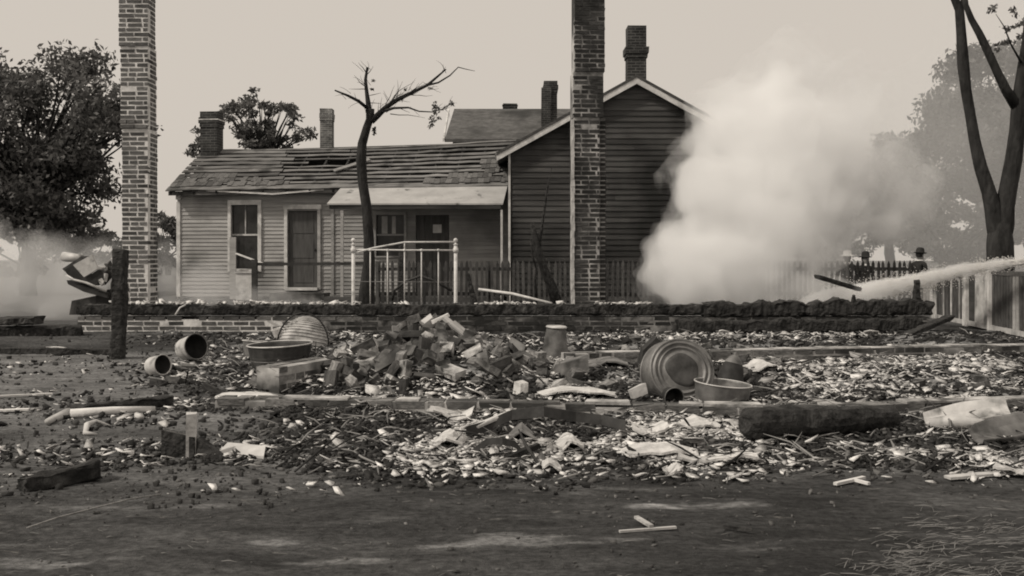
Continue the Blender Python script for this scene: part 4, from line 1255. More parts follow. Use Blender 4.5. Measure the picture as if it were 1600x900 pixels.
# overturned crock
b = gp(868, 562)
ck = lathe_thing('stove_crock', 'pale tapered pail standing upside down behind the brick heap', 'pail', (b.x, b.y + .12, b.z - .01), (R(2), R(3), 0),
    [('body', [(.0, .30), (.095, .30), (.105, .285), (.11, .25), (.125, .14), (.145, .03), (.155, .0), (.148, .0), (.135, .04), (.1, .27), (0, .28)], m_stone, 32, .03, 6),
     ('rim', ring(.154, .01, .008), m_stone, 32, .03, 6), ('base_plate', [(0, .322), (.10, .322), (.112, .315), (.112, .303), (.0, .301)], m_fence_pale, 24, .03, 6)])
# leaning washtub seen from beneath
b = gp(1070, 628)
rT = .232
lt = lathe_thing('washtub', 'large grey washtub leaning on its side showing its ringed round bottom', 'tub', (b.x, b.y + .10, b.z + rT * .93), (R(72), 0, R(6)),
    [('bottom', [(0, .012), (.10, .010), (.13, .004), (.145, -.006), (.158, -.006), (.163, .006), (.172, .008), (.178, -.006), (.190, -.006), (.195, .010), (.205, .012), (.212, -.004), (.222, -.004), (.228, .004), (.236, -.006)], m_tin, 56, .008, 7),
     ('body', [(.236, -.006), (.240, -.03), (.262, -.19), (.255, -.19), (.232, -.03), (.225, -.012), (0, -.004)], m_tin, 56, .008, 7),
     ('rim', ring(.26, -.19, .008), m_tin, 56, .008, 7), ('scorched_centre', [(0, .016), (.095, .014), (.118, .010), (.122, .004)], m_tin_dark, 40, .06, 17)])
# small tub in front of it
b = gp(1134, 632)
st_ = lathe_thing('dish_pan', 'shallow round tin pan standing in front of the leaning washtub', 'pan', (b.x, b.y + .15, b.z - .02), (R(2), R(5), 0),
    [('body', vessel_prof(.178, .196, .15), m_tin, 44, .012, 8), ('rim', ring(.197, .15, .005), m_tin_pale, 44, .012, 8)])
# arched pot at foot of leaning tub
b = gp(1046, 630)
lathe_thing('cooking_pot', 'small black pot lying mouth outward against the leaning washtub', 'pot', (b.x, b.y + .06, b.z + .055), (R(96), 0, R(14)),
    [('body', vessel_prof(.05, .07, .11, .004), m_cast, 26, .02, 9), ('rim', ring(.07, .11, .004), m_tin, 26, .02, 9)])
# kettle / coffee pot
b = gp(1143, 604)
kt = lathe_thing('coffee_pot', 'blackened coffee pot with conical shoulder behind the tin pan', 'coffee pot', (b.x, b.y + .1, b.z), (R(-6), R(14), 0),
    [('body', [(0, 0), (.105, 0), (.11, .01), (.105, .06), (.09, .13), (.075, .17), (.07, .175), (0, .175)], m_cast, 30, .015, 10),
     ('lid', [(.07, .176), (.055, .205), (.03, .235), (.012, .245), (.016, .262), (0, .268)], m_tin, 24, .02, 10)])
MB().tube([(.095, 0, .05), (.14, 0, .10), (.15, 0, .16)], [.022, .016, .012], 8).build('spout', m_cast, kt, local=True, smooth=True)
MB().tube([(-.09, 0, .15), (-.15, 0, .15), (-.165, 0, .08), (-.10, 0, .04)], .008, 7).build('handle', m_cast, kt, local=True, smooth=True)
# dark coal scuttle shape
b = gp(1020, 578)
mb = MB(); c = b
mb.poly_prism([c + Vector((-.13, 0, 0)), c + Vector((.13, 0, 0)), c + Vector((.12, .02, .20)), c + Vector((.045, .03, .30)), c + Vector((-.08, .03, .18))], (0, .22, 0))
cs = mb.build('coal_scuttle', m_cast); tag(cs, 'black slope-topped scuttle standing left of the leaning washtub', 'scuttle')
MB().bar(c + Vector((.125, -.006, .20)), c + Vector((.05, -.006, .305)), .012, .016).build('edge', m_tin, cs)
# bent grey box sheet
b = gp(893, 588)
o = MB().strip([[b + Vector((-.13, 0, 0)), b + Vector((.14, .02, .05))], [b + Vector((-.13, .03, .10)), b + Vector((.13, .04, .165))], [b + Vector((-.10, .2, .11)), b + Vector((.15, .22, .17))]], (0, .005, -.006)).build('sheet_metal', m_tin)
tag(o, 'bent grey sheet of tin below the upturned pail', 'sheet metal')
# wicker basket
b = gp(468, 545)
bs = thing('wicker_basket', 'overturned round wicker basket with hoop handle behind the washtub', 'basket', (b.x, b.y + .25, b.z - .04), (R(-14), R(6), 0))
prof = []
for k in range(15):
    a_ = k / 14 * math.pi / 2
    prof.append((.29 * math.cos(a_), .37 * math.sin(a_) ** .9 if k else 0))
MB().lathe(prof, 40, None, .02, 4).build('shell', m_wicker, bs, local=True, smooth=True)
for k in range(13):
    a_ = (k + .3) / 14 * math.pi / 2
    MB().lathe(ring(.292 * math.cos(a_), .37 * math.sin(a_) ** .9 + .004, .0085), 40, None, .02, 4).build('weave_hoop', m_wicker, bs, local=True, smooth=True)
MB().tube([Vector((.295 * math.cos(t), -.1 - .14 * math.sin(t), .02 + .36 * math.sin(t))) for t in np.linspace(0, math.pi, 14)], .010, 7).build('handle', m_cast, bs, local=True, smooth=True)
b = gp(437, 540)
cup = lathe_thing('enamel_mug', 'white enamel mug lying beside the wicker basket', 'mug', (b.x, b.y - .05, b.z + .12), (R(10), R(-14), 0),
    [('body', vessel_prof(.05, .056, .10, .004), m_iron_white, 24, .01, 12)])
MB().tube([(.055, 0, .085), (.095, 0, .08), (.095, 0, .03), (.053, 0, .02)], .007, 7).build('handle', m_iron_white, cup, local=True, smooth=True)

# wrecked stove at left behind the wall
DSV = 14.6
sv = thing('wrecked_stove', 'tipped wrecked cast-iron stove with pale bent plates smoking left of the brick chimney', 'stove', (PX(145, DSV), DSV, 0))
def sp_(x, y, d=0): return at(x, y, DSV + d)
MB().poly_prism([sp_(114, 414), sp_(143, 398), sp_(153, 420), sp_(131, 433)], (0, .05, .0)).build('top_plate', m_tin_pale, sv)
MB().poly_prism([sp_(100, 422, .03), sp_(115, 414, .03), sp_(133, 434, .03), sp_(156, 420, .03), sp_(164, 430, .03), sp_(150, 446, .03), sp_(128, 441, .03), sp_(108, 432, .03)], (0, .35, 0)).build('body', m_cast, sv)
MB().poly_prism([sp_(97, 420, .1), sp_(128, 400, .1), sp_(131, 404, .1), sp_(101, 424, .1)], (0, .3, 0)).build('side_plate', m_tin_dark, sv)
MB().tube([sp_(104, 430, -.02), sp_(115, 437, -.02), sp_(135, 442, -.02), sp_(166, 455, -.02)], [.014, .018, .02, .018], 8).build('rail', m_tin_pale, sv, smooth=True)
MB().strip([[sp_(104, 438), sp_(130, 448), sp_(168, 458)], [sp_(106, 444), sp_(131, 456), sp_(168, 466)]], (0, .3, 0)).build('hearth_plate', m_cast, sv)
MB().poly_prism([sp_(150, 455, .1), sp_(185, 450, .1), sp_(187, 490, .1), sp_(149, 490, .1)], (0, .4, 0)).build('firebox', m_cast, sv)
MB().poly_prism([sp_(112, 470, .2), sp_(150, 462, .2), sp_(151, 492, .2), sp_(108, 492, .2)], (0, .4, 0)).build('ash_box', m_tin_dark, sv)
o = MB().tube([sp_(100, 401, .3), sp_(127, 404, .2)], [.075, .06], 14).build('flue_elbow', m_tin_pale, sv, smooth=True)
for k, (x, y) in enumerate(((160, 419), (170, 424), (166, 434), (171, 415), (158, 440))):
    MB().box(sp_(x, y, -.02), (.11, .08, .05), Euler((k, k * .7, k * 1.3)).to_matrix(), jit=.015).build('broken_plate', m_tin_pale if k % 2 == 0 else m_tin_dark, sv)

# ------------------------------------------------------------------ foreground scraps
def sheet(name, label, cat, rows, m, th=(0, 0, -.004)):
    o = MB().strip(rows, th).build(name, m); return tag(o, label, cat)
# bent stovepipe piece with upright block, left foreground
b = gp(252, 714); c = gp(335, 718)
t = thing('broken_box', 'dark broken box side with an upright pale block in the left foreground', 'box', ((b.x + c.x) / 2, b.y, b.z))
MB().poly_prism([b, b.lerp(c, .62), b.lerp(c, .62) + Vector((0, 0, .105)), b + Vector((0, 0, .135))], (0, .05, 0)).build('side_board', m_char, t)
MB().poly_prism([b + Vector((0, .021, .128)), b.lerp(c, .62) + Vector((0, .021, .10)), b.lerp(c, .6) + Vector((.0, .10, .07)), b + Vector((.0, .10, .10))], (0, 0, .01)).build('top_board', m_plank, t)
u = gp(302, 712)
MB().box((u.x, u.y - .035, u.z + .11), (.048, .045, .225), Euler((0, .02, .3)).to_matrix(), jit=.004).build('upright_block', m_ash, t)
MB().poly_prism([b.lerp(c, .66), c + Vector((.05, 0, 0)), c + Vector((-.02, .02, .05)), b.lerp(c, .66) + Vector((0, .02, .10))], (0, .06, 0)).build('broken_end', m_char, t)
a = gp(340, 712); b = gp(412, 717)
sheet('pale_shingle', 'pale flat shingle lying right of the broken box', 'shingle', [[a, b], [a + Vector((.02, .11, .035)), b + Vector((-.02, .12, .03))]], m_plank_pale, (0, 0, .014))
# white rods
a = gp(110, 654); b = gp(242, 646)
o = MB().tube([a + Vector((0, 0, .03)), a.lerp(b, .5) + Vector((0, 0, .035)), b + Vector((0, 0, .03))], [.030, .026, .018], 10, .06).build('pale_rod', m_plank_pale, smooth=True); tag(o, 'long pale barkless rod lying in the left foreground', 'rod')
a = gp(74, 664); b = gp(107, 652)
o = MB().tube([a + Vector((0, 0, .02)), b + Vector((0, 0, .03))], [.018, .032], 9, .08).build('pale_rod', m_plank_pale, smooth=True); tag(o, 'short broken end of the pale rod at left', 'rod')
a = gp(133, 680); c = gp(171, 668)
o = MB().tube([c + Vector((0, 0, .012)), gp(150, 666) + Vector((0, 0, .03)), gp(136, 672) + Vector((0, 0, .03)), a + Vector((0, 0, .012)), gp(152, 681) + Vector((0, 0, .01))], [.006, .013, .018, .014, .005], 8).build('curled_shard', m_plank_pale, smooth=True); tag(o, 'curled white shard on the ground in the left foreground', 'shard')
# arched dark iron hoop strips
def arch(name, label, pts, w, m, lean=.0, cat='iron strip'):
    rows = [[], []]
    for (x, y, h) in pts:
        p = gp(x, y); rows[0].append(p + Vector((0, 0, h))); rows[1].append(p + Vector((0, -.01 + lean, h + w)))
    o = MB().strip(rows, (0, .012, 0)).build(name, m); return tag(o, label, cat)
arch('iron_band', 'long arched black iron band lying across the centre foreground rubble', [(728, 686, .01), (760, 686, .045), (800, 686, .085), (850, 686, .105), (900, 686, .10), (940, 686, .08), (978, 686, .03)], .055, m_cast, .03)
sheet('pale_batten', 'pale batten resting on the left end of the arched black band', 'batten', [[gp(731, 684, .04), gp(795, 680, .115)], [gp(731, 681, .055), gp(795, 676, .13)]], m_plank_pale, (0, 0, -.012))
arch('iron_band', 'short arched black strip in the centre foreground below the long band', [(738, 712, .0), (760, 712, .05), (785, 714, .085), (805, 714, .06), (815, 716, .02)], .03, m_cast, .02)
a = gp(790, 724); b = gp(842, 710)
o = MB().bar(a + Vector((0, 0, .02)), b + Vector((0, 0, .055)), .03, .025).build('charred_stick', m_char_ash); tag(o, 'straight charred stick below the short arched strip', 'stick')
sheet('tin_scrap', 'curled grey tin scrap over the short arched strip', 'tin scrap', [[gp(792, 694, .02), gp(815, 694, .06), gp(838, 695, .03)], [gp(796, 686, .03), gp(815, 686, .07), gp(834, 688, .03)]], m_tin, (0, 0, -.004))
# right foreground troughs
def trough(name, label, p, q, w, h, m, m2):
    p = Vector(p); q = Vector(q); d = (q - p).normalized(); s = Vector((-d.y, d.x, 0)).normalized()
    rows = []
    for a_, z_ in ((0, .30 * h), (.012, .06 * h), (.3 * w, 0), (.62 * w, .10 * h), (.85 * w, .5 * h), (w, h), (w + .008, h * 1.1)):
        rows.append([p + s * a_ * (.6 if k_ == 0 else 1) + (q - p) * (k_ / 4) + Vector((0, 0, z_ * (.55 + .45 * k_ / 4) + .006 * math.sin(k_ * 2.1 + z_ * 30))) for k_ in range(5)])
    o = MB().strip(rows, (0, 0, .006)).build(name, m); return tag(o, label, 'trough')
trough('tin_trough', 'long pale tin trough lying at the right edge behind the box-shaped one', gp(1452, 676, .02), gp(1592, 668, .05), .20, .10, m_tin_pale, None)
trough('tin_trough', 'box-shaped tin trough cut off by the right edge', gp(1537, 698, .01), gp(1640, 690, .03), .17, .10, m_tin, None)
o = MB().tube([gp(1454, 676, .035), gp(1490, 672, .05), gp(1540, 672, .04)], [.035, .045, .02], 12, .03).build('rolled_tin', m_tin_pale, smooth=True); tag(o, 'rounded pale roll of tin in front of the long trough', 'tin roll')
# sticks
a = gp(968, 833); b = gp(1056, 828)
o = MB().bar(a + Vector((0, 0, .006)), b + Vector((0, 0, .01)), .014, .008).build('split_stick', m_plank_pale); tag(o, 'pale split stick lying flat in the dark centre foreground', 'stick')
a = gp(994, 816); b = gp(1018, 829)
o = MB().bar(a + Vector((0, 0, .02)), b + Vector((0, 0, .016)), .018, .010).build('split_stick', m_plank); tag(o, 'shorter grey stick butting against the pale split stick', 'stick')
for (x0_, y0_, x1_, y1_, w, lab) in ((1305, 761, 1350, 752, .02, 'pale stick of a crossed pair in the right foreground'), (1332, 754, 1358, 762, .016, 'shorter pale stick of a crossed pair in the right foreground'),
                                     (1130, 829, 1175, 836, .008, 'thin dark twig in the foreground right of the split stick'), (1480, 751, 1600, 742, .05, 'long pale ashy board lying at the right edge of the foreground'),
                                     (1405, 630, 1490, 627, .04, 'pale lath lying on the ground behind the long tin trough'), (0, 622, 82, 619, .03, 'thin pale lath lying at the left edge below the burnt beam'),
                                     (-10, 645, 45, 644, .05, 'short pale board at the left edge of the foreground'),                                      (1225, 633, 1300, 630, .05, 'pale board edge lying along the short right footing'), (690, 640, 740, 630, .03, 'pale lath leaning on the front footing')):
    a = gp(x0_, y0_); b = gp(x1_, y1_)
    o = MB().bar(a + Vector((0, 0, .014)), b + Vector((0, 0, .018)), w, .012).build('stick', m_plank_pale if 'dark' not in lab else m_char_ash); tag(o, lab, 'stick')
o = MB().tube([gp(42, 830, .012), gp(90, 817, .02), gp(150, 802, .022), gp(205, 787, .02), gp(252, 776, .01)], .0035, 6).build('wire', m_plank, smooth=True); tag(o, 'long thin wire lying on the bare left foreground', 'wire')

# pale plaster / ash sheets lying flat, each its own
def flake_sheet(label, px, py, wpx, hpx, seed, m=None, curl=.03, grp=None, name='plaster_slab'):
    rs = random.Random(seed); c = gp(px, py); D_ = c.y; w = wpx * D_ / F; d = hpx / F * D_ * D_ / CH * .9
    nx, ny = 7, 4; rows = []
    ph = rs.uniform(0, 6)
    for j in range(ny):
        row = []
        for i in range(nx):
            u = i / (nx - 1) - .5; v = j / (ny - 1) - .5
            k = 1 - .35 * abs(2 * u) ** 3
            x = c.x + u * w * (1 + rs.uniform(-.06, .06)); y = D_ + (v * d * k + rs.uniform(-.1, .1) * d) + u * w * rs.uniform(-.05, .05)
            z = g1(x, y) + .022 + curl * (math.sin(u * 5 + ph) * .5 + .5) + rs.uniform(0, .008)
            row.append((x, y, z))
        rows.append(row)
    o = MB().strip(rows, (0, 0, -.012)).build(name, m or m_ash); return tag(o, label, 'plaster', grp)
flake_sheet('long pale plaster slab stretching right of centre in the foreground rubble', 1030, 712, 115, 13, 1)
flake_sheet('thin pale strip continuing right of the long plaster slab', 1120, 724, 120, 8, 2)
flake_sheet('pale crumpled plaster sheet just below the arched iron band', 890, 706, 42, 26, 3, curl=.05)
flake_sheet('ragged pale plaster patch left of the arched iron band', 700, 698, 48, 18, 4, curl=.05)
flake_sheet('pale plaster fragment between front footing and arched band', 705, 655, 70, 14, 5, curl=.05)
flake_sheet('broad pale plaster patch right of the arched band', 1012, 676, 55, 24, 6, curl=.05)
flake_sheet('pale plaster piece under the charred log end', 1092, 668, 60, 16, 7)
flake_sheet('pale plank-like slab left of the square burnt post', 92, 523, 52, 5, 9, curl=.06)
flake_sheet('thin pale strip on the ground near the square burnt post', 100, 538, 50, 3, 10, curl=.03)
flake_sheet('pale slab capping the left end of the front footing', 385, 622, 90, 9, 11, curl=.01, m=m_plank_pale)
flake_sheet('pale slab lying on the middle of the front footing', 540, 629, 120, 6, 12, curl=.01)
flake_sheet('pale bank of ash behind the front footing right of the heap', 900, 622, 120, 9, 13, curl=.04)
flake_sheet('pale scrap sheet below the dark scuttle', 945, 572, 70, 10, 14, curl=.05, m=m_tin)
flake_sheet('pale fragment in the foreground under the long plaster slab', 1050, 745, 28, 9, 15)
flake_sheet('small pale fragment below the short arched strip', 862, 738, 30, 9, 16)
flake_sheet('pale fragment at the lower right among small rubble', 1580, 745, 50, 8, 17)
flake_sheet('pale plaster chunk right of the coffee pot', 1190, 582, 42, 12, 18, curl=.06)

# ------------------------------------------------------------------ brick heap and scattered bricks
random.seed(99)
m_brick_pale = mat('mortar_crusted_brick', .20, .55, 2.2, rand=.35, soot=(.06, 9, .48, .64), bump=.8, bscale=12)
m_brick_black = mat('burnt_brick', .03, .09, 2.5, rand=.4)
loose = {'pale': [unit_box_mesh('loose_brick', m_brick_pale, .08, 50 + k) for k in range(4)], 'grey': [unit_box_mesh('loose_brick', m_brick_loose, .07, 60 + k) for k in range(5)],
         'black': [unit_box_mesh('loose_brick', m_brick_black, .08, 70 + k) for k in range(3)]}
random.seed(101)
def loose_brick(x, y, z, tilt, where, group):
    tn = random.choice(('pale', 'grey', 'grey', 'black'))
    k, nm = random.choice(((1, 'whole'), (1, 'whole'), (.75, 'broken'), (.5, 'half'), (.62, 'broken')))
    o = link('loose_brick', random.choice(loose[tn]), None, (x, y, z), (random.gauss(0, tilt), random.gauss(0, tilt), random.uniform(0, 6.28)), (.205 * k, .1 * random.uniform(.8, 1.02), .056 * random.uniform(.85, 1.1)))
    tag(o, '%s %s brick lying loose %s' % (tn, nm, where), 'brick', group)
n = 0
while n < 205:
    x = random.gauss(-.70, .56); y = random.gauss(8.05, .42)
    if abs(x + .7) > 1.3 or not 7.1 < y < 8.9: continue
    h_ = g1(x, y)
    w_ = 'near the top of the heap' if h_ > .22 else 'on the left flank of the heap' if x < -.95 else 'on the right flank of the heap' if x > -.4 else 'at the front foot of the heap' if y < 8 else 'at the back of the heap'
    loose_brick(x, y, h_ + random.uniform(-.03, .06), .75, w_, 'bricks of the heap'); n += 1
for k in range(14):
    x = random.gauss(-.74, .14); y = random.gauss(8.25, .12)
    loose_brick(x, y, g1(x, y) + random.uniform(.03, .13), .7, 'near the top of the heap', 'bricks of the heap')
for k in range(46):
    px = random.choice((random.uniform(760, 1000), random.uniform(880, 1250), random.uniform(1150, 1600))); py = random.uniform(530, 612)
    p = gp(px, py)
    w_ = ('between the heap and the leaning washtub' if px < 1010 else 'beside the leaning washtub' if px < 1180 else 'right of the coffee pot' if px < 1400 else 'near the right edge') + (' behind the inner wall' if py < 556 else '')
    loose_brick(p.x, p.y, p.z + .012, .3, w_, 'stray bricks right of the heap')
for k in range(12):
    px = random.uniform(240, 430); p = gp(px, random.uniform(525, 610))
    loose_brick(p.x, p.y, p.z + .012, .3, 'near the tipped pails' if px < 330 else 'left of the washtub', 'stray bricks near the pails')
# big pieces of the heap
def slab(name, label, cat, px, py, D_, size, rot, m):
    c = at(px, py, D_)
    o = MB().box((0, 0, 0), size, jit=min(size) * .18).build(name, m, loc=(0, 0, 0)); o.location = c; o.rotation_euler = [R(a) for a in rot]
    tag(o, label, cat); return o
slab('wood_block', 'pale block crowning the top of the brick heap', 'block', 668, 505, 8.25, (.13, .08, .085), (20, -32, 20), m_plank_pale)
slab('wood_stick', 'pale stick poking up to the right from the heap top', 'stick', 688, 498, 8.2, (.16, .03, .03), (0, -24, 5), m_plank_pale)
slab('broken_slab', 'large grey slab propped near the top of the heap', 'slab', 676, 532, 8.05, (.19, .05, .11), (-28, 14, 8), m_brick_loose)
slab('broken_slab', 'tilted grey slab on the left flank of the heap', 'slab', 607, 564, 7.6, (.23, .04, .10), (-35, -30, -6), m_stone)
slab('broken_slab', 'dark-cored hollow tile on the upper left of the heap', 'tile', 626, 520, 8.2, (.14, .05, .10), (-15, 6, 18), m_stone)
slab('broken_slab', 'pale square chunk on the right foot of the heap', 'chunk', 727, 583, 7.5, (.14, .08, .09), (-12, 10, 24), m_plank_pale)
slab('broken_slab', 'white brick-sized block lying below the heap near the footing', 'block', 814, 606, 7.05, (.075, .07, .085), (0, 6, 30), m_ash)
slab('plank', 'pale plank slanting down the right flank of the heap', 'plank', 752, 542, 8.0, (.62, .07, .02), (35, 38, -10), m_plank)
slab('plank', 'second plank slanting on the right flank of the heap nearer the top', 'plank', 722, 520, 8.15, (.42, .05, .02), (30, 40, -10), m_plank_pale)
slab('curved_tile', 'grey curved tile half buried at the front of the heap', 'tile', 690, 592, 7.3, (.42, .10, .03), (-20, 8, 4), m_stone)
slab('broken_slab', 'grey block between the heap and the upturned pail', 'block', 808, 545, 9.0, (.17, .1, .12), (-15, 24, -20), m_brick_loose)
slab('charred_board', 'dark board lying on the left foot of the heap', 'board', 570, 588, 7.5, (.5, .06, .02), (-10, -14, 6), m_char_ash)
slab('broken_slab', 'pale brick end standing on the footing below the coffee scuttle', 'block', 997, 612, 6.9, (.12, .06, .06), (-10, -22, 20), m_plank_pale)

# ------------------------------------------------------------------ countless small debris
def chips(name, X, Y, S, TH, T, m, tilt=.35, lift=0.0):
    n = len(X); k = 5
    ang = rng.uniform(0, 2 * np.pi, n)[:, None] + np.arange(k)[None] * 2 * np.pi / k + rng.uniform(-.45, .45, (n, k))
    rad = S[:, None] * rng.uniform(.45, 1.1, (n, k))
    asp = rng.uniform(.22, .9, n)[:, None]
    lx = np.cos(ang) * rad; ly = np.sin(ang) * rad * asp
    yaw = rng.normal(0, .9, n)[:, None]
    x = lx * np.cos(yaw) - ly * np.sin(yaw); y = lx * np.sin(yaw) + ly * np.cos(yaw)
    tx = rng.normal(0, tilt, n)[:, None]; ty = rng.normal(0, tilt, n)[:, None]
    z = x * tx + y * ty + rng.uniform(-.12, .12, (n, k)) * S[:, None]
    zb = gz(X, Y)[:, None] + TH[:, None] * .6 + np.abs(tx + ty) * S[:, None] * .3 + lift
    top = np.stack([X[:, None] + x, Y[:, None] + y, zb + z + TH[:, None] * .5], -1)
    bot = np.stack([X[:, None] + x * .9, Y[:, None] + y * .9, zb + z - TH[:, None] * .8], -1)
    V = np.concatenate([top, bot], 1).reshape(-1, 3)
    base = (np.arange(n) * 2 * k)[:, None]
    # triangles: top fan + sides
    tri = []
    for a in range(1, k - 1): tri.append([0, a, a + 1])
    for a in range(k):
        b_ = (a + 1) % k
        tri.append([a, k + a, k + b_]); tri.append([a, k + b_, b_])
    tri = np.array(tri).reshape(-1)
    f = (base + tri[None]).reshape(-1)
    me = np_mesh(name, V, f, 3, m, np.repeat(T, 2 * k))
    return me

def scatter(n, y0, y1, xk=.56, power=1.0):
    """uniform in view wedge ground area, x within +-xk*y"""
    u = rng.random(n)
    y = 1 / (1 / y0 + (1 / y1 - 1 / y0) * u)     # uniform in picture height
    x = (rng.random(n) * 2 - 1) * xk * y
    return x, y

def select(n, y0, y1, fn):
    x, y = scatter(n, y0, y1)
    k = rng.random(n) < fn(x, y)
    return x[k], y[k]

# pale ash flakes: patchy
PALE = [(1085, 690, 120, 45), (880, 700, 40, 40), (710, 700, 50, 40), (720, 655, 60, 14), (1010, 670, 50, 25), (1040, 535, 170, 16), (900, 625, 110, 12), (700, 625, 90, 10), (600, 515, 60, 12),
        (1400, 590, 120, 28), (1250, 600, 70, 25), (1550, 745, 70, 14), (880, 745, 120, 18), (1180, 735, 120, 16), (1480, 640, 60, 22), (1540, 575, 60, 20), (500, 600, 60, 20), (640, 720, 50, 20), (760, 600, 60, 20), (1330, 530, 90, 8)]
DARK = [(590, 665, 70, 18), (560, 725, 60, 30), (850, 668, 110, 14), (1290, 700, 110, 30), (960, 600, 60, 20), (960, 720, 50, 14), (1120, 700, 60, 8), (680, 605, 90, 14), (1000, 560, 60, 16), (1480, 700, 60, 20), (1300, 655, 140, 14)]
def paleness(x, y):
    px = 800 + x / y * F; py = 405 + F / y
    v = .40 + 0 * x
    for cx, cy, w, h in PALE: v = v + .42 * np.exp(-((px - cx) / w) ** 2 - ((py - cy) / h) ** 2)
    for cx, cy, w, h in DARK: v = v - .30 * np.exp(-((px - cx) / w) ** 2 - ((py - cy) / h) ** 2)
    v = v + 1.5 * (fbm(x * 2.1, y * 2.6, 61, 5) - .5)
    return np.clip(v, 0, 1)
def edge(x, y): return .15 + .85 * sstep(4.25, 5.0, y + .5 * (fbm(x * 2.5, y * 2.5, 66) - .5))
def fringe(x, y): return (1 - rubble_mask(x, y)) * sstep(4.0, 4.8, y) * (1 - sstep(9, 11, y)) * (1 - sstep(.0, .3, x / y)) * sstep(.40, .62, fbm(x * 1.8, y * 1.8, 68, 4)) * .22
def pale_d(x, y): return rubble_mask(x, y) * (.04 + .96 * sstep(.35, .85, paleness(x, y))) * edge(x, y) + fringe(x, y) * .35
def dark_d(x, y): return rubble_mask(x, y) * (.25 + .75 * (1 - sstep(.35, .85, paleness(x, y)))) * edge(x, y) + fringe(x, y)
def tone(n, mu, sd): return np.clip(rng.normal(mu, sd, n), 0, 1)
x, y = select(66000, 4.1, 13.3, pale_d)
s = (.009 + .034 * rng.random(len(x)) ** 2.6) * (.75 + y / 16)
big = rng.random(len(x)) < .06; s[big] *= 1.9
o = link('ash_flakes', chips('ash_flakes', x, y, s, s * .10, tone(len(x), .58, .36), m_ashbits, .26, .014)); tag(o, 'pale flakes of ash and plaster strewn over the burnt ground', 'ash', kind='stuff')
x, y = select(52000, 4.1, 13.3, dark_d)
s = (.008 + .028 * rng.random(len(x)) ** 2.2) * (.75 + y / 16)
o = link('charcoal_bits', chips('charcoal_bits', x, y, s, s * .35, tone(len(x), .4, .3), m_coalbits, .3)); tag(o, 'black charcoal bits covering the burnt ground', 'charcoal', kind='stuff')
x, y = select(30000, 4.2, 13.3, lambda a, b: rubble_mask(a, b) * .5)
s = (.010 + .03 * rng.random(len(x)) ** 2.5) * (.75 + y / 16)
o = link('rubble_bits', chips('rubble_bits', x, y, s, s * .2, tone(len(x), .4, .3), m_midbits)); tag(o, 'grey brick and plaster crumbs among the charcoal', 'rubble', kind='stuff')
# sparse litter outside the burnt plot
def sparse(x, y): return (1 - rubble_mask(x, y)) * (.25 + .75 * sstep(.45, .65, fbm(x * 2, y * 2, 71))) * (.12 + .88 * sstep(3.6, 4.8, y))
x, y = select(13000, 3.1, 12.8, sparse)
s = (.003 + .013 * rng.random(len(x)) ** 3) * (.7 + y / 9)
o = link('litter_crumbs', chips('litter_crumbs', x, y, s, s * .4, tone(len(x), .25, .3), m_midbits, .25)); tag(o, 'small grey crumbs littering the bare earth', 'litter', kind='stuff')
# clods on the rough ground at left
x, y = select(3500, 3.9, 12.8, lambda a, b: (1 - rubble_mask(a, b)) * (1 - sstep(-.3, .1, a / b)) * sstep(.4, .6, fbm(a * 1.7, b * 1.7, 73)))
s = (.005 + .014 * rng.random(len(x)) ** 3) * (.7 + y / 9)
o = link('earth_clods', chips('earth_clods', x, y, s, s * .8, tone(len(x), .5, .3), m_coalbits, .25)); tag(o, 'dark earth clods on the rough ground', 'earth', kind='stuff')
# lumps of ash along the top of the charred sill
n = 900
x = rng.uniform(PX(130, 13.5), PX(1440, 13.5), n); y = 13.5 + rng.normal(0, .07, n)
keep = fbm(x * 1.2, y * 0 + 3, 81) > np.where(x > PX(1100, 13.5), .66, .54)
x, y = x[keep], y[keep]
s = .012 + .07 * rng.random(len(x)) ** 3
zz = np.full(len(x), zt + .155)
me = chips('ash_lumps', x, y, s, s * .2, tone(len(x), .55, .3), m_ashbits)
co = np.empty(len(me.vertices) * 3, np.float32); me.vertices.foreach_get('co', co); co = co.reshape(-1, 3)
co[:, 2] += np.repeat(zz - gz(x, y), 10); me.vertices.foreach_set('co', co.ravel()); me.update()
o = link('ash_lumps', me); tag(o, 'pale ash lumps lying along the charred sill', 'ash', kind='stuff')

# splinters / thin sticks in the rubble
def splinters(name, n, y0, y1, fn, lmin, lmax, r, m, seed, upk=.25, tmu=.5, flatdir=0):
    rg = np.random.default_rng(seed)
    x, y = select(n, y0, y1, fn); n = len(x)
    L = rg.uniform(lmin, lmax, n); a = rg.uniform(0, 2 * np.pi, n) if not flatdir else rg.normal(.12, flatdir, n); up = np.abs(rg.normal(0, upk, n))
    d = np.stack([np.cos(a), np.sin(a), up], 1) * L[:, None] / 2
    bend = rg.normal(0, .045, (n, 3)) * L[:, None]; bend[:, 2] = np.abs(bend[:, 2])
    c = np.stack([x, y, gz(x, y) + .006 + d[:, 2]], 1)
    s = np.stack([-np.sin(a), np.cos(a), np.zeros(n)], 1) * (r * rg.uniform(.6, 1.5, n))[:, None]
    upv = np.zeros((n, 3)); upv[:, 2] = r * 1.2
    sec = []
    for t, k in ((-1, .7), (0, 1), (1, .3)):
        p = c + d * t + (bend if t == 0 else 0)
        sec += [p - s * k, p + s * k, p + upv * k]
    V = np.stack(sec, 1).reshape(-1, 3)
    quads = []
    for i in (0, 3):
        for q in range(3):
            q2 = (q + 1) % 3
            quads.append([i + q, i + q2, i + 3 + q2, i + 3 + q])
    f = ((np.arange(n) * 9)[:, None] + np.array(quads).reshape(-1)[None]).reshape(-1)
    return np_mesh(name, V, f, 4, m, np.repeat(np.clip(rg.normal(tmu, .3, n), 0, 1), 9))
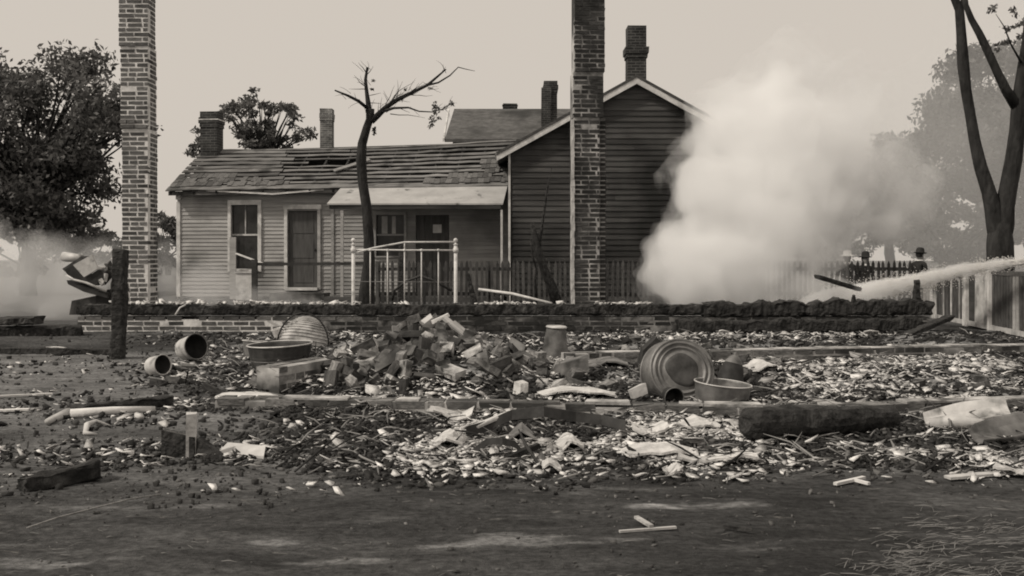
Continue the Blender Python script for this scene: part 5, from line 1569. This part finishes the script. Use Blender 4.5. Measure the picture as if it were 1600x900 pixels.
o = link('wood_splinters', splinters('wood_splinters', 1500, 4.4, 12.5, lambda a, b: rubble_mask(a, b), .06, .24, .006, m_straw, 5, .2, .7)); tag(o, 'pale splinters and laths scattered through the rubble', 'splinters', kind='stuff')
o = link('burnt_splinters', splinters('burnt_splinters', 900, 4.4, 12.5, lambda a, b: rubble_mask(a, b), .06, .3, .008, m_coalbits, 6, .2, .4)); tag(o, 'black burnt splinters scattered through the rubble', 'splinters', kind='stuff')
def straw_d(x, y):
    px = 800 + x / y * F; py = 405 + F / y
    return np.clip(sstep(1300, 1520, px + (py - 860) * 1.0) * sstep(775, 840, py) * (.25 + .75 * sstep(.4, .6, fbm(x * 4, y * 4, 91))), 0, 1)
o = link('dry_straw', splinters('dry_straw', 16000, 2.7, 4.3, straw_d, .025, .085, .0015, m_straw, 7, .10, .5, .6)); tag(o, 'dry straw and grass stalks in the lower right corner', 'straw', kind='stuff')
def straw2(x, y):
    px = 800 + x / y * F; py = 405 + F / y
    return np.clip((1 - sstep(60, 330, px)) * sstep(790, 860, py) * .25 + .03, 0, 1)
o = link('dry_grass', splinters('dry_grass', 3500, 2.7, 4.6, straw2, .015, .06, .0014, m_straw, 8, .05, .4, .6)); tag(o, 'few dry grass stalks lying on the bare foreground earth', 'grass', kind='stuff')

# ------------------------------------------------------------------ people beyond the fence
def person(label, x, y, zg, h, yaw, cloth, parts, lean=0.0):
    t = thing('person', label, 'person', (x, y, zg), (0, 0, yaw))
    k = h / 1.75
    V = [(0, 0, .95), (0, 0, 1.10), (0, .0, 1.28), (0, .01 + lean, 1.42), (0, .02 + lean, 1.50), (0, .03 + lean, 1.56), (0, .045 + lean, 1.64), (0, .04 + lean, 1.70)]
    rad = [(.15, .12), (.14, .11), (.165, .12), (.15, .10), (.06, .06), (.055, .06), (.075, .095), (.065, .075)]
    Ed = [(i, i + 1) for i in range(7)]
    def add(p, r, par):
        V.append(p); rad.append(r); Ed.append((par, len(V) - 1)); return len(V) - 1
    add((0, .145 + lean, 1.62), (.012, .012), 6)       # nose
    for s in (-1, 1):
        sh_ = add((s * .19, 0 + lean, 1.42), (.06, .06), 3)
        el = add((s * .25, -.02, 1.14), (.045, .045), sh_)
        wr = add((s * .26, .08, .90), (.03, .03), el)
        pm = add((s * .26, .10, .83), (.035, .02), wr)
        for q in range(4):
            a1 = add((s * (.245 + .012 * q), .12 - .018 * q + .01, .775), (.009, .009), pm)
            add((s * (.245 + .012 * q), .125 - .018 * q + .01, .735 + .006 * abs(q - 1)), (.008, .008), a1)
        a1 = add((s * .235, .135, .82), (.010, .010), pm); add((s * .232, .15, .79), (.009, .009), a1)
        hp = add((s * .09, 0, .90), (.095, .10), 0)
        kn = add((s * .10, .02, .50), (.065, .065), hp)
        an = add((s * .10, -.01, .09), (.045, .05), kn)
        add((s * .11, .15, .035), (.04, .03), an)
    me = bpy.data.meshes.new('body')
    me.from_pydata([(a * k, b_ * k, c * k) for a, b_, c in V], Ed, [])
    o = bpy.data.objects.new('body', me); col.objects.link(o); o.parent = t
    sk = o.modifiers.new('skin', 'SKIN'); ss = o.modifiers.new('smooth', 'SUBSURF'); ss.levels = ss.render_levels = 2
    for i, v in enumerate(me.skin_vertices[0].data):
        v.radius = (rad[i][0] * k, rad[i][1] * k); v.use_root = (i == 0)
    me.materials.append(cloth)
    zh = 1.70 * k; yh = (.04 + lean) * k
    # head skin shell and face
    hd = MB().lathe([(0, -.14), (.045, -.13), (.072, -.09), (.084, -.02), (.086, .03), (.075, .08), (.04, .105), (0, .11)], 20, Matrix.Translation((0, yh + .005, zh - .05)) @ Matrix.Diagonal((1, 1.2, 1.05, 1))).build('head', m_skin, t, local=True, smooth=True)
    MB().lathe([(0, 0), (.016, .008), (.02, .03), (.008, .06), (0, .062)], 8, Matrix.Translation((0, yh + .105, zh - .085))).build('nose', m_skin, hd, local=True, smooth=True)
    for s in (-1, 1):
        MB().lathe([(0, -.02), (.012, -.012), (.016, 0), (.012, .014), (0, .02)], 8, Matrix.Translation((s * .087, yh, zh - .055)) @ Matrix.Diagonal((.5, 1, 1.4, 1))).build('ear', m_skin, hd, local=True, smooth=True)
        MB().lathe([(0, -.008), (.009, 0), (0, .008)], 8, Matrix.Translation((s * .033, yh + .096, zh - .045))).build('eye', m_cast, hd, local=True, smooth=True)
    MB().box((0, yh + .097, zh - .115), (.045, .012, .012)).build('mouth', m_cloth_mid, hd, local=True)
    MB().lathe([(.078, -.06), (.09, -.03), (.092, .03), (.088, .05)], 18, Matrix.Translation((0, yh - .018, zh - .04)) @ Matrix.Diagonal((1, 1.15, 1, 1))).build('hair', m_cloth_dark, hd, local=True, smooth=True)
    Mh = Matrix.Translation((0, yh, zh + .0)) @ Matrix.Rotation(R(-4), 4, 'X')
    if 'bowler' in parts:
        MB().lathe([(0, .16), (.05, .155), (.085, .13), (.10, .08), (.102, .015), (.14, .012), (.155, .022), (.157, .016), (.14, .002), (.09, .0), (0, .0)], 28, Mh @ Matrix.Diagonal((1, 1.15, 1, 1))).build('hat', m_cloth_dark, t, local=True, smooth=True)
    if 'straw' in parts:
        MB().lathe([(0, .115), (.08, .115), (.095, .10), (.102, .02), (.19, .0), (.192, -.008), (.10, .0), (0, .0)], 28, Mh).build('hat', m_straw_hat, t, local=True, smooth=True)
    MB().lathe([(.066, -.03), (.078, -.025), (.074, .03), (.064, .032)], 18, Matrix.Translation((0, (.025 + lean) * k, 1.50 * k)) @ Matrix.Diagonal((1, 1.1, 1, 1))).build('collar', m_collar, t, local=True, smooth=True)
    return t
DP = 24.5
zhat = CH + (405 - 389) * DP / F
person('person in dark coat, white collar and round dark hat, behind the water jet', PX(1436, 26), 26, CH + (405 - 388) * 26 / F - 1.83, 1.75, R(-62), m_cloth_dark, ('bowler',))
person('person in dark clothes and pale wide-brimmed straw hat behind the picket fence', PX(1324, DP), DP, CH + (405 - 394) * DP / F - 1.78, 1.75, R(160), m_cloth_dark, ('straw',))
person('person in dark hat half lost in smoke right of the straw hat', PX(1351, 25.5), 25.5, CH + (405 - 394) * 25.5 / F - 1.83, 1.75, R(190), m_cloth_dark, ('bowler',))

# ------------------------------------------------------------------ water jet
m_water = mat('white_water', .85, .95, 30, bump=0, translucent=.5, rough=.4)
def jet():
    rs = random.Random(4)
    key = [(1760, 396, 9.6), (1600, 408, 12.0), (1520, 418, 13.2), (1440, 434, 14.5), (1370, 448, 15.4), (1300, 461, 16.3), (1270, 472, 16.7)]
    P = [at(*k) for k in key]
    def curve(t):
        u = t * (len(P) - 1); i = min(int(u), len(P) - 2); f = u - i
        p0, p1, p2, p3 = P[max(i - 1, 0)], P[i], P[i + 1], P[min(i + 2, len(P) - 1)]
        return .5 * ((2 * p1) + (p2 - p0) * f + (2 * p0 - 5 * p1 + 4 * p2 - p3) * f * f + (3 * p1 - p0 - 3 * p2 + p3) * f ** 3)
    t = thing('water_jet', 'bright jet of water arching in from the right edge towards the smoke', 'water jet', P[-1] - Vector((0, 0, .1)))
    mb = MB()
    for k in range(64):
        a = rs.uniform(0, 6.28); q = rs.random() ** .6
        t1 = rs.uniform(.55, 1.0); pts = []; rad = []
        t0 = 0 if k < 24 else rs.uniform(0, .5)
        for i in range(15):
            s = t0 + (t1 - t0) * i / 14
            spread = (.018 + .13 * s ** 1.6) * q
            p = curve(s) + Vector((0, math.cos(a) * spread, math.sin(a) * spread - .08 * q * s * s)) + Vector((0, rs.uniform(-1, 1), rs.uniform(-1, 1))) * .008 * (1 + 2 * s)
            pts.append(p); rad.append((.013 if k < 24 else .008) * (1 - .75 * i / 14))
        mb.tube(pts, rad, 5)
    mb.build('stream', m_water, t, smooth=True)
    rg = np.random.default_rng(3); n = 9000
    S = rg.random(n) ** .8; base = np.array([curve(s) for s in S])
    off = rg.normal(size=(n, 3)) * (.02 + .16 * S ** 1.5)[:, None]; off[:, 2] -= np.abs(rg.normal(size=n)) * .16 * S ** 1.3
    c = base + off; r = rg.uniform(.0025, .007, n)[:, None]
    tet = np.array([(1, 1, 1), (-1, -1, 1), (-1, 1, -1), (1, -1, -1)], float)
    V = (c[:, None, :] + tet[None] * r[:, None, :]).reshape(-1, 3) - np.array(t.location)[None]
    f = ((np.arange(n) * 4)[:, None] + np.array([0, 1, 2, 0, 3, 1, 0, 2, 3, 1, 3, 2])[None]).reshape(-1)
    me = np_mesh('spray', V, f, 3, m_water); o = link('spray', me, t); o['kind'] = 'stuff'
    return t, curve
jet_root, jet_curve = jet()

# ------------------------------------------------------------------ smoke (real volumes)
def puff_volume(name, label, balls, voxel, disp, m, seed=0, scales=(1.0, .35), shells=1):
    for k in range(shells):
        f = 1 - k * .62 / max(shells, 1)
        o = puff_shell(name, label, [(c, r * f, sx, sz) for c, r, sx, sz in balls], voxel, [d * (1 + .35 * k) for d in disp], m, seed + k, scales)
        if k == 0: first = o
        else:
            o.parent = first; o.name = 'inner_smoke'
            for k_ in ('label', 'category'): del o[k_]
    return first
def puff_shell(name, label, balls, voxel, disp, m, seed=0, scales=(1.0, .35)):
    import bmesh
    bm = bmesh.new()
    for (c, r, sx, sz) in balls:
        M_ = Matrix.Translation(c) @ Matrix.Diagonal((r * sx, r, r * sz, 1))
        bmesh.ops.create_icosphere(bm, subdivisions=3, radius=1.0, matrix=M_)
    me = bpy.data.meshes.new(name); bm.to_mesh(me); bm.free()
    o = bpy.data.objects.new(name, me); col.objects.link(o)
    md = o.modifiers.new('remesh', 'REMESH'); md.mode = 'VOXEL'; md.voxel_size = voxel
    for k, (sz, st) in enumerate(zip(scales, disp)):
        tx = bpy.data.textures.new(name + str(k), 'CLOUDS'); tx.noise_scale = sz; tx.noise_depth = 3
        dm = o.modifiers.new('disp', 'DISPLACE'); dm.texture = tx; dm.strength = st; dm.mid_level = .5; dm.texture_coords = 'GLOBAL'
    md = o.modifiers.new('remesh2', 'REMESH'); md.mode = 'VOXEL'; md.voxel_size = voxel
    dg = bpy.context.evaluated_depsgraph_get()
    me2 = bpy.data.meshes.new_from_object(o.evaluated_get(dg))
    bpy.data.objects.remove(o)
    me2.materials.clear(); me2.materials.append(m)
    o = bpy.data.objects.new(name, me2); col.objects.link(o)
    tag(o, label, 'smoke', kind='stuff')
    return o
def ball(px, py, D_, rpx, sx=1.0, sz=1.0):
    return (at(px, py, D_), rpx * D_ / F, sx, sz)
sm_dense = smoke_mat('dense_white_smoke', .42, 0, .998)
sm_mid = smoke_mat('drifting_smoke', .9, wisp=.85)
sm_low = smoke_mat('low_smoke', .16)
sm_thin = smoke_mat('thin_smoke', .30)
sm_veil = smoke_mat('smoke_veil', .048)
puff_volume('smoke_plume', 'dense billowing white smoke plume rising in front of the gabled house', [
    ball(1075, 450, 16.5, 55), ball(1150, 440, 17, 80), ball(1050, 410, 16.6, 30), ball(1105, 375, 17, 62), ball(1180, 360, 17.5, 90), ball(1090, 300, 17, 38), ball(1150, 290, 17.5, 75),
    ball(1240, 300, 17.8, 95), ball(1120, 235, 17.5, 40), ball(1185, 215, 17.8, 62), ball(1275, 225, 18, 72), ball(1200, 430, 17, 60), ball(1325, 285, 18, 52), ball(1230, 150, 18.2, 40)],
    .07, (1.1, .5, .22), sm_dense, 1, (.9, .32, .14), 5)
puff_volume('smoke_plume', 'thinner ragged smoke drifting up and right around the dense plume', [
    ball(1110, 400, 17, 95), ball(1150, 300, 17.3, 110), ball(1210, 330, 17.6, 150), ball(1170, 210, 18, 100), ball(1270, 215, 18.2, 120), ball(1230, 140, 18.6, 90), ball(1340, 290, 18.4, 100, 1.2, .8), ball(1300, 150, 18.8, 80), ball(1400, 318, 18.6, 42, 1.4, .6)],
    .10, (1.0, .5, .2), sm_mid, 2, (1.1, .45, .2), 2)
puff_volume('steam_bank', 'low bank of white steam under the water jet above the blackened sill', [
    ball(1250, 462, 15.6, 30, 2, .9), ball(1310, 465, 15.4, 32, 2, .9), ball(1370, 462, 15.2, 30, 2, .9), ball(1415, 462, 15.2, 22, 1.3, 1.1)],
    .05, (.35, .14), smoke_mat('steam', 1.0), 3, (.5, .2))
mist = []
for k in range(46):
    s_ = .02 + .98 * k / 45
    mist.append((jet_curve(s_) - Vector((0, 0, .10 * s_ * s_)), .05 + .17 * s_ ** 1.4, 1.5, 1.0))
mo = puff_shell('mist', 'mist', mist, .022, (.10, .05), smoke_mat('jet_mist', 4.5), 9, (.25, .09))
mo.parent = jet_root; mo.location = -jet_root.location
for k_ in ('label', 'category'): del mo[k_]
puff_volume('smoke_veil', 'thin veil of smoke hanging before the background trees at right', [
    ball(1200, 380, 32, 170, 1.2, .7), ball(1380, 330, 33, 210), ball(1520, 330, 34, 190), ball(1660, 300, 34, 200), ball(1450, 220, 36, 140), ball(1300, 300, 33, 200), ball(1560, 150, 37, 150), ball(1670, 120, 37, 150)],
    .35, (2.0, .9), sm_veil, 4, (3.0, 1.2))
puff_volume('smoke_drift', 'grey smoke drifting low at the left edge behind the wrecked stove', [
    ball(30, 435, 17, 85, 1.5, .8), ball(-60, 420, 17.5, 100), ball(90, 410, 17.2, 60, 1.5, .9), ball(110, 450, 16.6, 50, 1.3, 1), ball(150, 470, 16, 36), ball(60, 390, 18, 40, 1.5, .8), ball(150, 390, 17.5, 34, 1.3, .9)],
    .08, (.9, .4), sm_low, 5, (1.2, .4), 4)
puff_volume('smoke_drift', 'faint smoke hanging between the brick chimney and the cottage corner', [
    ball(262, 450, 16.5, 30, .8, 1.3), ball(300, 470, 16.2, 30, 1.6, .7), ball(380, 462, 16.8, 32, 2.8, .7), ball(262, 400, 17, 26, .8, 1.5), ball(470, 472, 17, 24, 2.4, .6), ball(330, 440, 17.2, 34, 1.6, .9)],
    .06, (.45, .2), sm_thin, 6, (.7, .3), 2)
